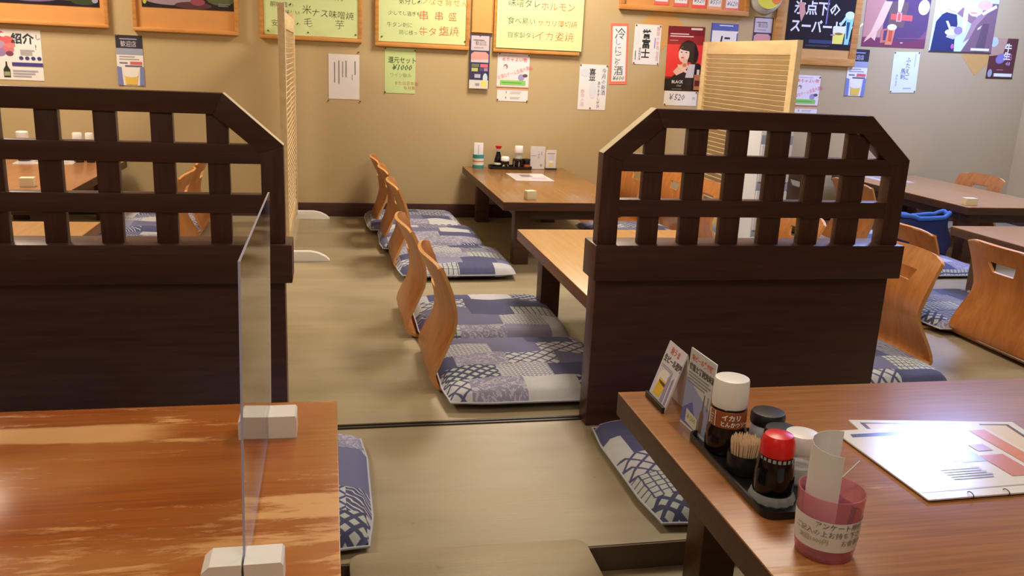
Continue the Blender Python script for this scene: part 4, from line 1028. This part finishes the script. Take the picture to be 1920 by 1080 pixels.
# --- brown back table
t = thing('paper_holder', 'teal banded round holder with paper slips on the brown back table', 'holder', (.909, 5.395, ZT))
obj('cup', lathe([(0, 0), (.034, 0), (.035, .003), (.035, .018), (.0345, .018), (.0345, .0182), (.035, .0185), (.035, .085), (.033, .085), (.033, .01), (0, .01)], 32), M['creamlabel'], t)
obj('band', lathe([(.0345, .001), (.0356, .002), (.0356, .02), (.0345, .021)], 32), M['teal'], t); obj('band', lathe([(.0345, .062), (.0358, .063), (.0358, .085), (.0345, .086)], 32), M['teal'], t)
obj('stripe', lathe([(.0345, .04), (.0354, .041), (.0354, .046), (.0345, .047)], 32), M['orange'], t)
obj('slips', box(-.029, .029, -.004, .008, .011, .156, .001), M['paper'], t); obj('slips', box(-.002, .001, -.0055, -.0042, .02, .145, 0), M['greyband'], t)
tr2 = thing('tray', 'black tray holding the condiments on the brown back table', 'tray', (1.112, 5.39, ZT), 0, 'black condiment trays')
obj('tray_body', rr_shell(-.135, .135, -.055, .055, .02, .018, .004, .004), M['black'], tr2)
b = thing('soy_sauce_bottle', 'slim soy sauce bottle with an orange red cap on the brown back table', 'bottle', (1.037, 5.40, zt))
obj('body', lathe([(0, 0), (.027, 0), (.028, .01), (.024, .05), (.016, .08), (.013, .092), (.013, .1), (0, .1)], 28), M['soy'], b); obj('neck', lathe([(0, .1), (.0125, .1), (.0125, .12), (0, .12)], 24), M['glass'], b)
obj('cap', lathe([(0, .119), (.015, .119), (.021, .136), (.019, .137), (0, .137)], 28), M['redcap'], b); obj('label', lathe([(.0265, .02), (.0272, .0205), (.0262, .032), (.0255, .0325)], 28), M['creamlabel'], b)
b = thing('spice_jar', 'short dark jar with a cream lid and cream round label on the brown back table', 'jar', (1.076, 5.372, zt))
obj('body', lathe([(0, 0), (.025, 0), (.0265, .004), (.0265, .042), (.024, .047), (0, .047)], 28), M['sauce'], b); obj('lid', lathe([(0, .0465), (.027, .0465), (.0275, .05), (.0265, .066), (.022, .073), (0, .074)], 28), M['whitecap'], b)
P = Print(.04, .024); P.ell(.5, .5, .5, .5, (214, 204, 160)); P.build(b, 'label', (0, 0, 0), 'print', warp=wrap(.0268, -PI / 2, .004, .04))
b = thing('sauce_bottle', 'wide dark sauce bottle with a square white cap on the brown back table', 'bottle', (1.165, 5.385, zt))
obj('body', lathe([(0, 0), (.036, 0), (.038, .004), (.038, .052), (.034, .062), (.0, .064)], 32), M['sauce'], b); obj('neck', lathe([(.024, .063), (.022, .066), (.02, .098), (0, .098)], 28), M['glass'], b)
obj('cap', lathe([(0, .097), (.026, .097), (.027, .1), (.026, .136), (.024, .14), (0, .14)], 32), M['whitecap'], b)
P = Print(.05, .042); P.rect(0, 0, .72, 1, (206, 198, 176)); P.build(b, 'label', (0, 0, 0), 'print', warp=wrap(.0384, -PI / 2 - .35, .003, .05))
b = thing('spice_jar', 'squat jar with an orange label tucked beside the wide sauce bottle', 'jar', (1.217, 5.372, zt))
obj('body', lathe([(0, 0), (.02, 0), (.0215, .003), (.0215, .05), (.0, .052)], 24), M['sauce'], b); obj('label', lathe([(.0216, .006), (.0221, .0065), (.0221, .026), (.0216, .0265)], 24), M['orange'], b); obj('lid', lathe([(0, .05), (.022, .05), (.022, .062), (0, .064)], 24), M['blacklid'], b)
t = thing('card_stand', 'white upright card with vertical writing on the brown back table', 'card', (1.292, 5.40, ZT), .08)
obj('card', box(-.048, .048, -.002, .002, 0, .142, .0005), M['paper'], t)
P = Print(.094, .14); P.rect(0, 0, 1, 1, (206, 194, 186)); P.text('ーぜひ', .045, .1, .016, (110, 104, 110), True); P.bars(.74, .6, .82, .78, 1, (110, 104, 110), True); P.bars(.02, .55, .5, .64, 1, (172, 160, 176)); P.bars(.68, .1, .86, .22, 3, (120, 112, 112)); P.build(t, 'print', (-.047, -.0022, .001))
obj('foot', box(-.05, .05, -.03, .03, 0, .003, .001), M['acrylic'], t, smooth=0)
t = thing('card_stand', 'small white card with a yellow glass picture beside the taller card', 'card', (1.378, 5.39, ZT), .05)
obj('card', box(-.033, .033, -.002, .002, .006, .122, .0005), M['paper'], t); obj('foot_strip', box(-.036, .036, -.022, .02, 0, .009, .002), M['blacklid'], t)
P = Print(.064, .114); P.rect(0, 0, 1, 1, (206, 196, 188)); P.bars(.12, .76, .88, .86, 1, (140, 126, 130)); P.rect(.25, .5, .8, .72, (196, 190, 186)); P.rect(.3, .1, .68, .34, (222, 190, 86)); P.ell(.5, .36, .22, .08, (226, 216, 200)); P.build(t, 'print', (-.032, -.0022, .007))
def d_small(P):
    P.rect(0, 0, 1, 1, (206, 190, 178)); P.rect(.3, .5, .6, .82, (150, 130, 122)); P.rect(.5, .2, .9, .44, (186, 166, 174)); P.rect(.62, .56, .92, .84, (216, 202, 200))
menu('small menu sheet lying on the brown back table', 1.15, 4.985, .225, .32, 0, ZT + .0002, d_small, 'menus on the back tables')
def block(x, y, label, w=.052, d=.04, h=.044, rz=0.0):
    tag(obj('wooden_block', box(-w / 2, w / 2, -d / 2, d / 2, 0, h, .003), M['block'], None, (x, y, ZT), (0, 0, rz)), label, 'block', 'cream blocks on the tables')
block(.972, 4.18, 'cream wooden block on the near corner of the brown back table', rz=.25)
block(3.47, 4.165, 'cream wooden block on the far right table in front of the lone chair', .07, .045, .04, -.12)
block(-1.375, 4.375, 'cream wooden block on the red brown table behind the left lattice', .062, .05, .042, .1)
menu('white menu sheet lying on the far right table beside the lattice post', 3.66, 5.2, .22, .3, 0, ZT + .0002, d_small, 'menus on the back tables')
menu('pale menu sheet on the red brown table behind the left lattice', -1.55, 5.27, .30, .21, .1, ZT + .0002, d_small, 'menus on the back tables')
for x, h, r_, lab in ((-1.67, .165, .032, 'white capped bottle farthest left behind the left lattice'), (-1.388, .165, .026, 'white capped bottle in the second opening of the left lattice'), (-1.325, .165, .022, 'slim white capped bottle beside the second opening of the left lattice')):
    b = thing('sauce_bottle', lab, 'bottle', (x, 5.3, ZT))
    obj('body', lathe([(0, 0), (r_ * .95, 0), (r_, .004), (r_, h * .5), (r_ * .7, h * .72), (0, h * .73)], 24), M['sauce'], b)
    obj('cap', lathe([(0, h * .72), (r_ * .95, h * .72), (r_, h * .75), (r_ * .97, h * .97), (r_ * .85, h), (0, h)], 24), M['whitecap'], b)
b = thing('sauce_bottle', 'white capped bottle at the far end of the far right table, through the lattice', 'bottle', (3.47, 5.36, ZT))
obj('body', lathe([(0, 0), (.024, 0), (.025, .004), (.025, .06), (.018, .085), (0, .086)], 24), M['sauce'], b)
obj('cap', lathe([(0, .085), (.026, .085), (.027, .088), (.026, .118), (.022, .12), (0, .12)], 24), M['whitecap'], b)
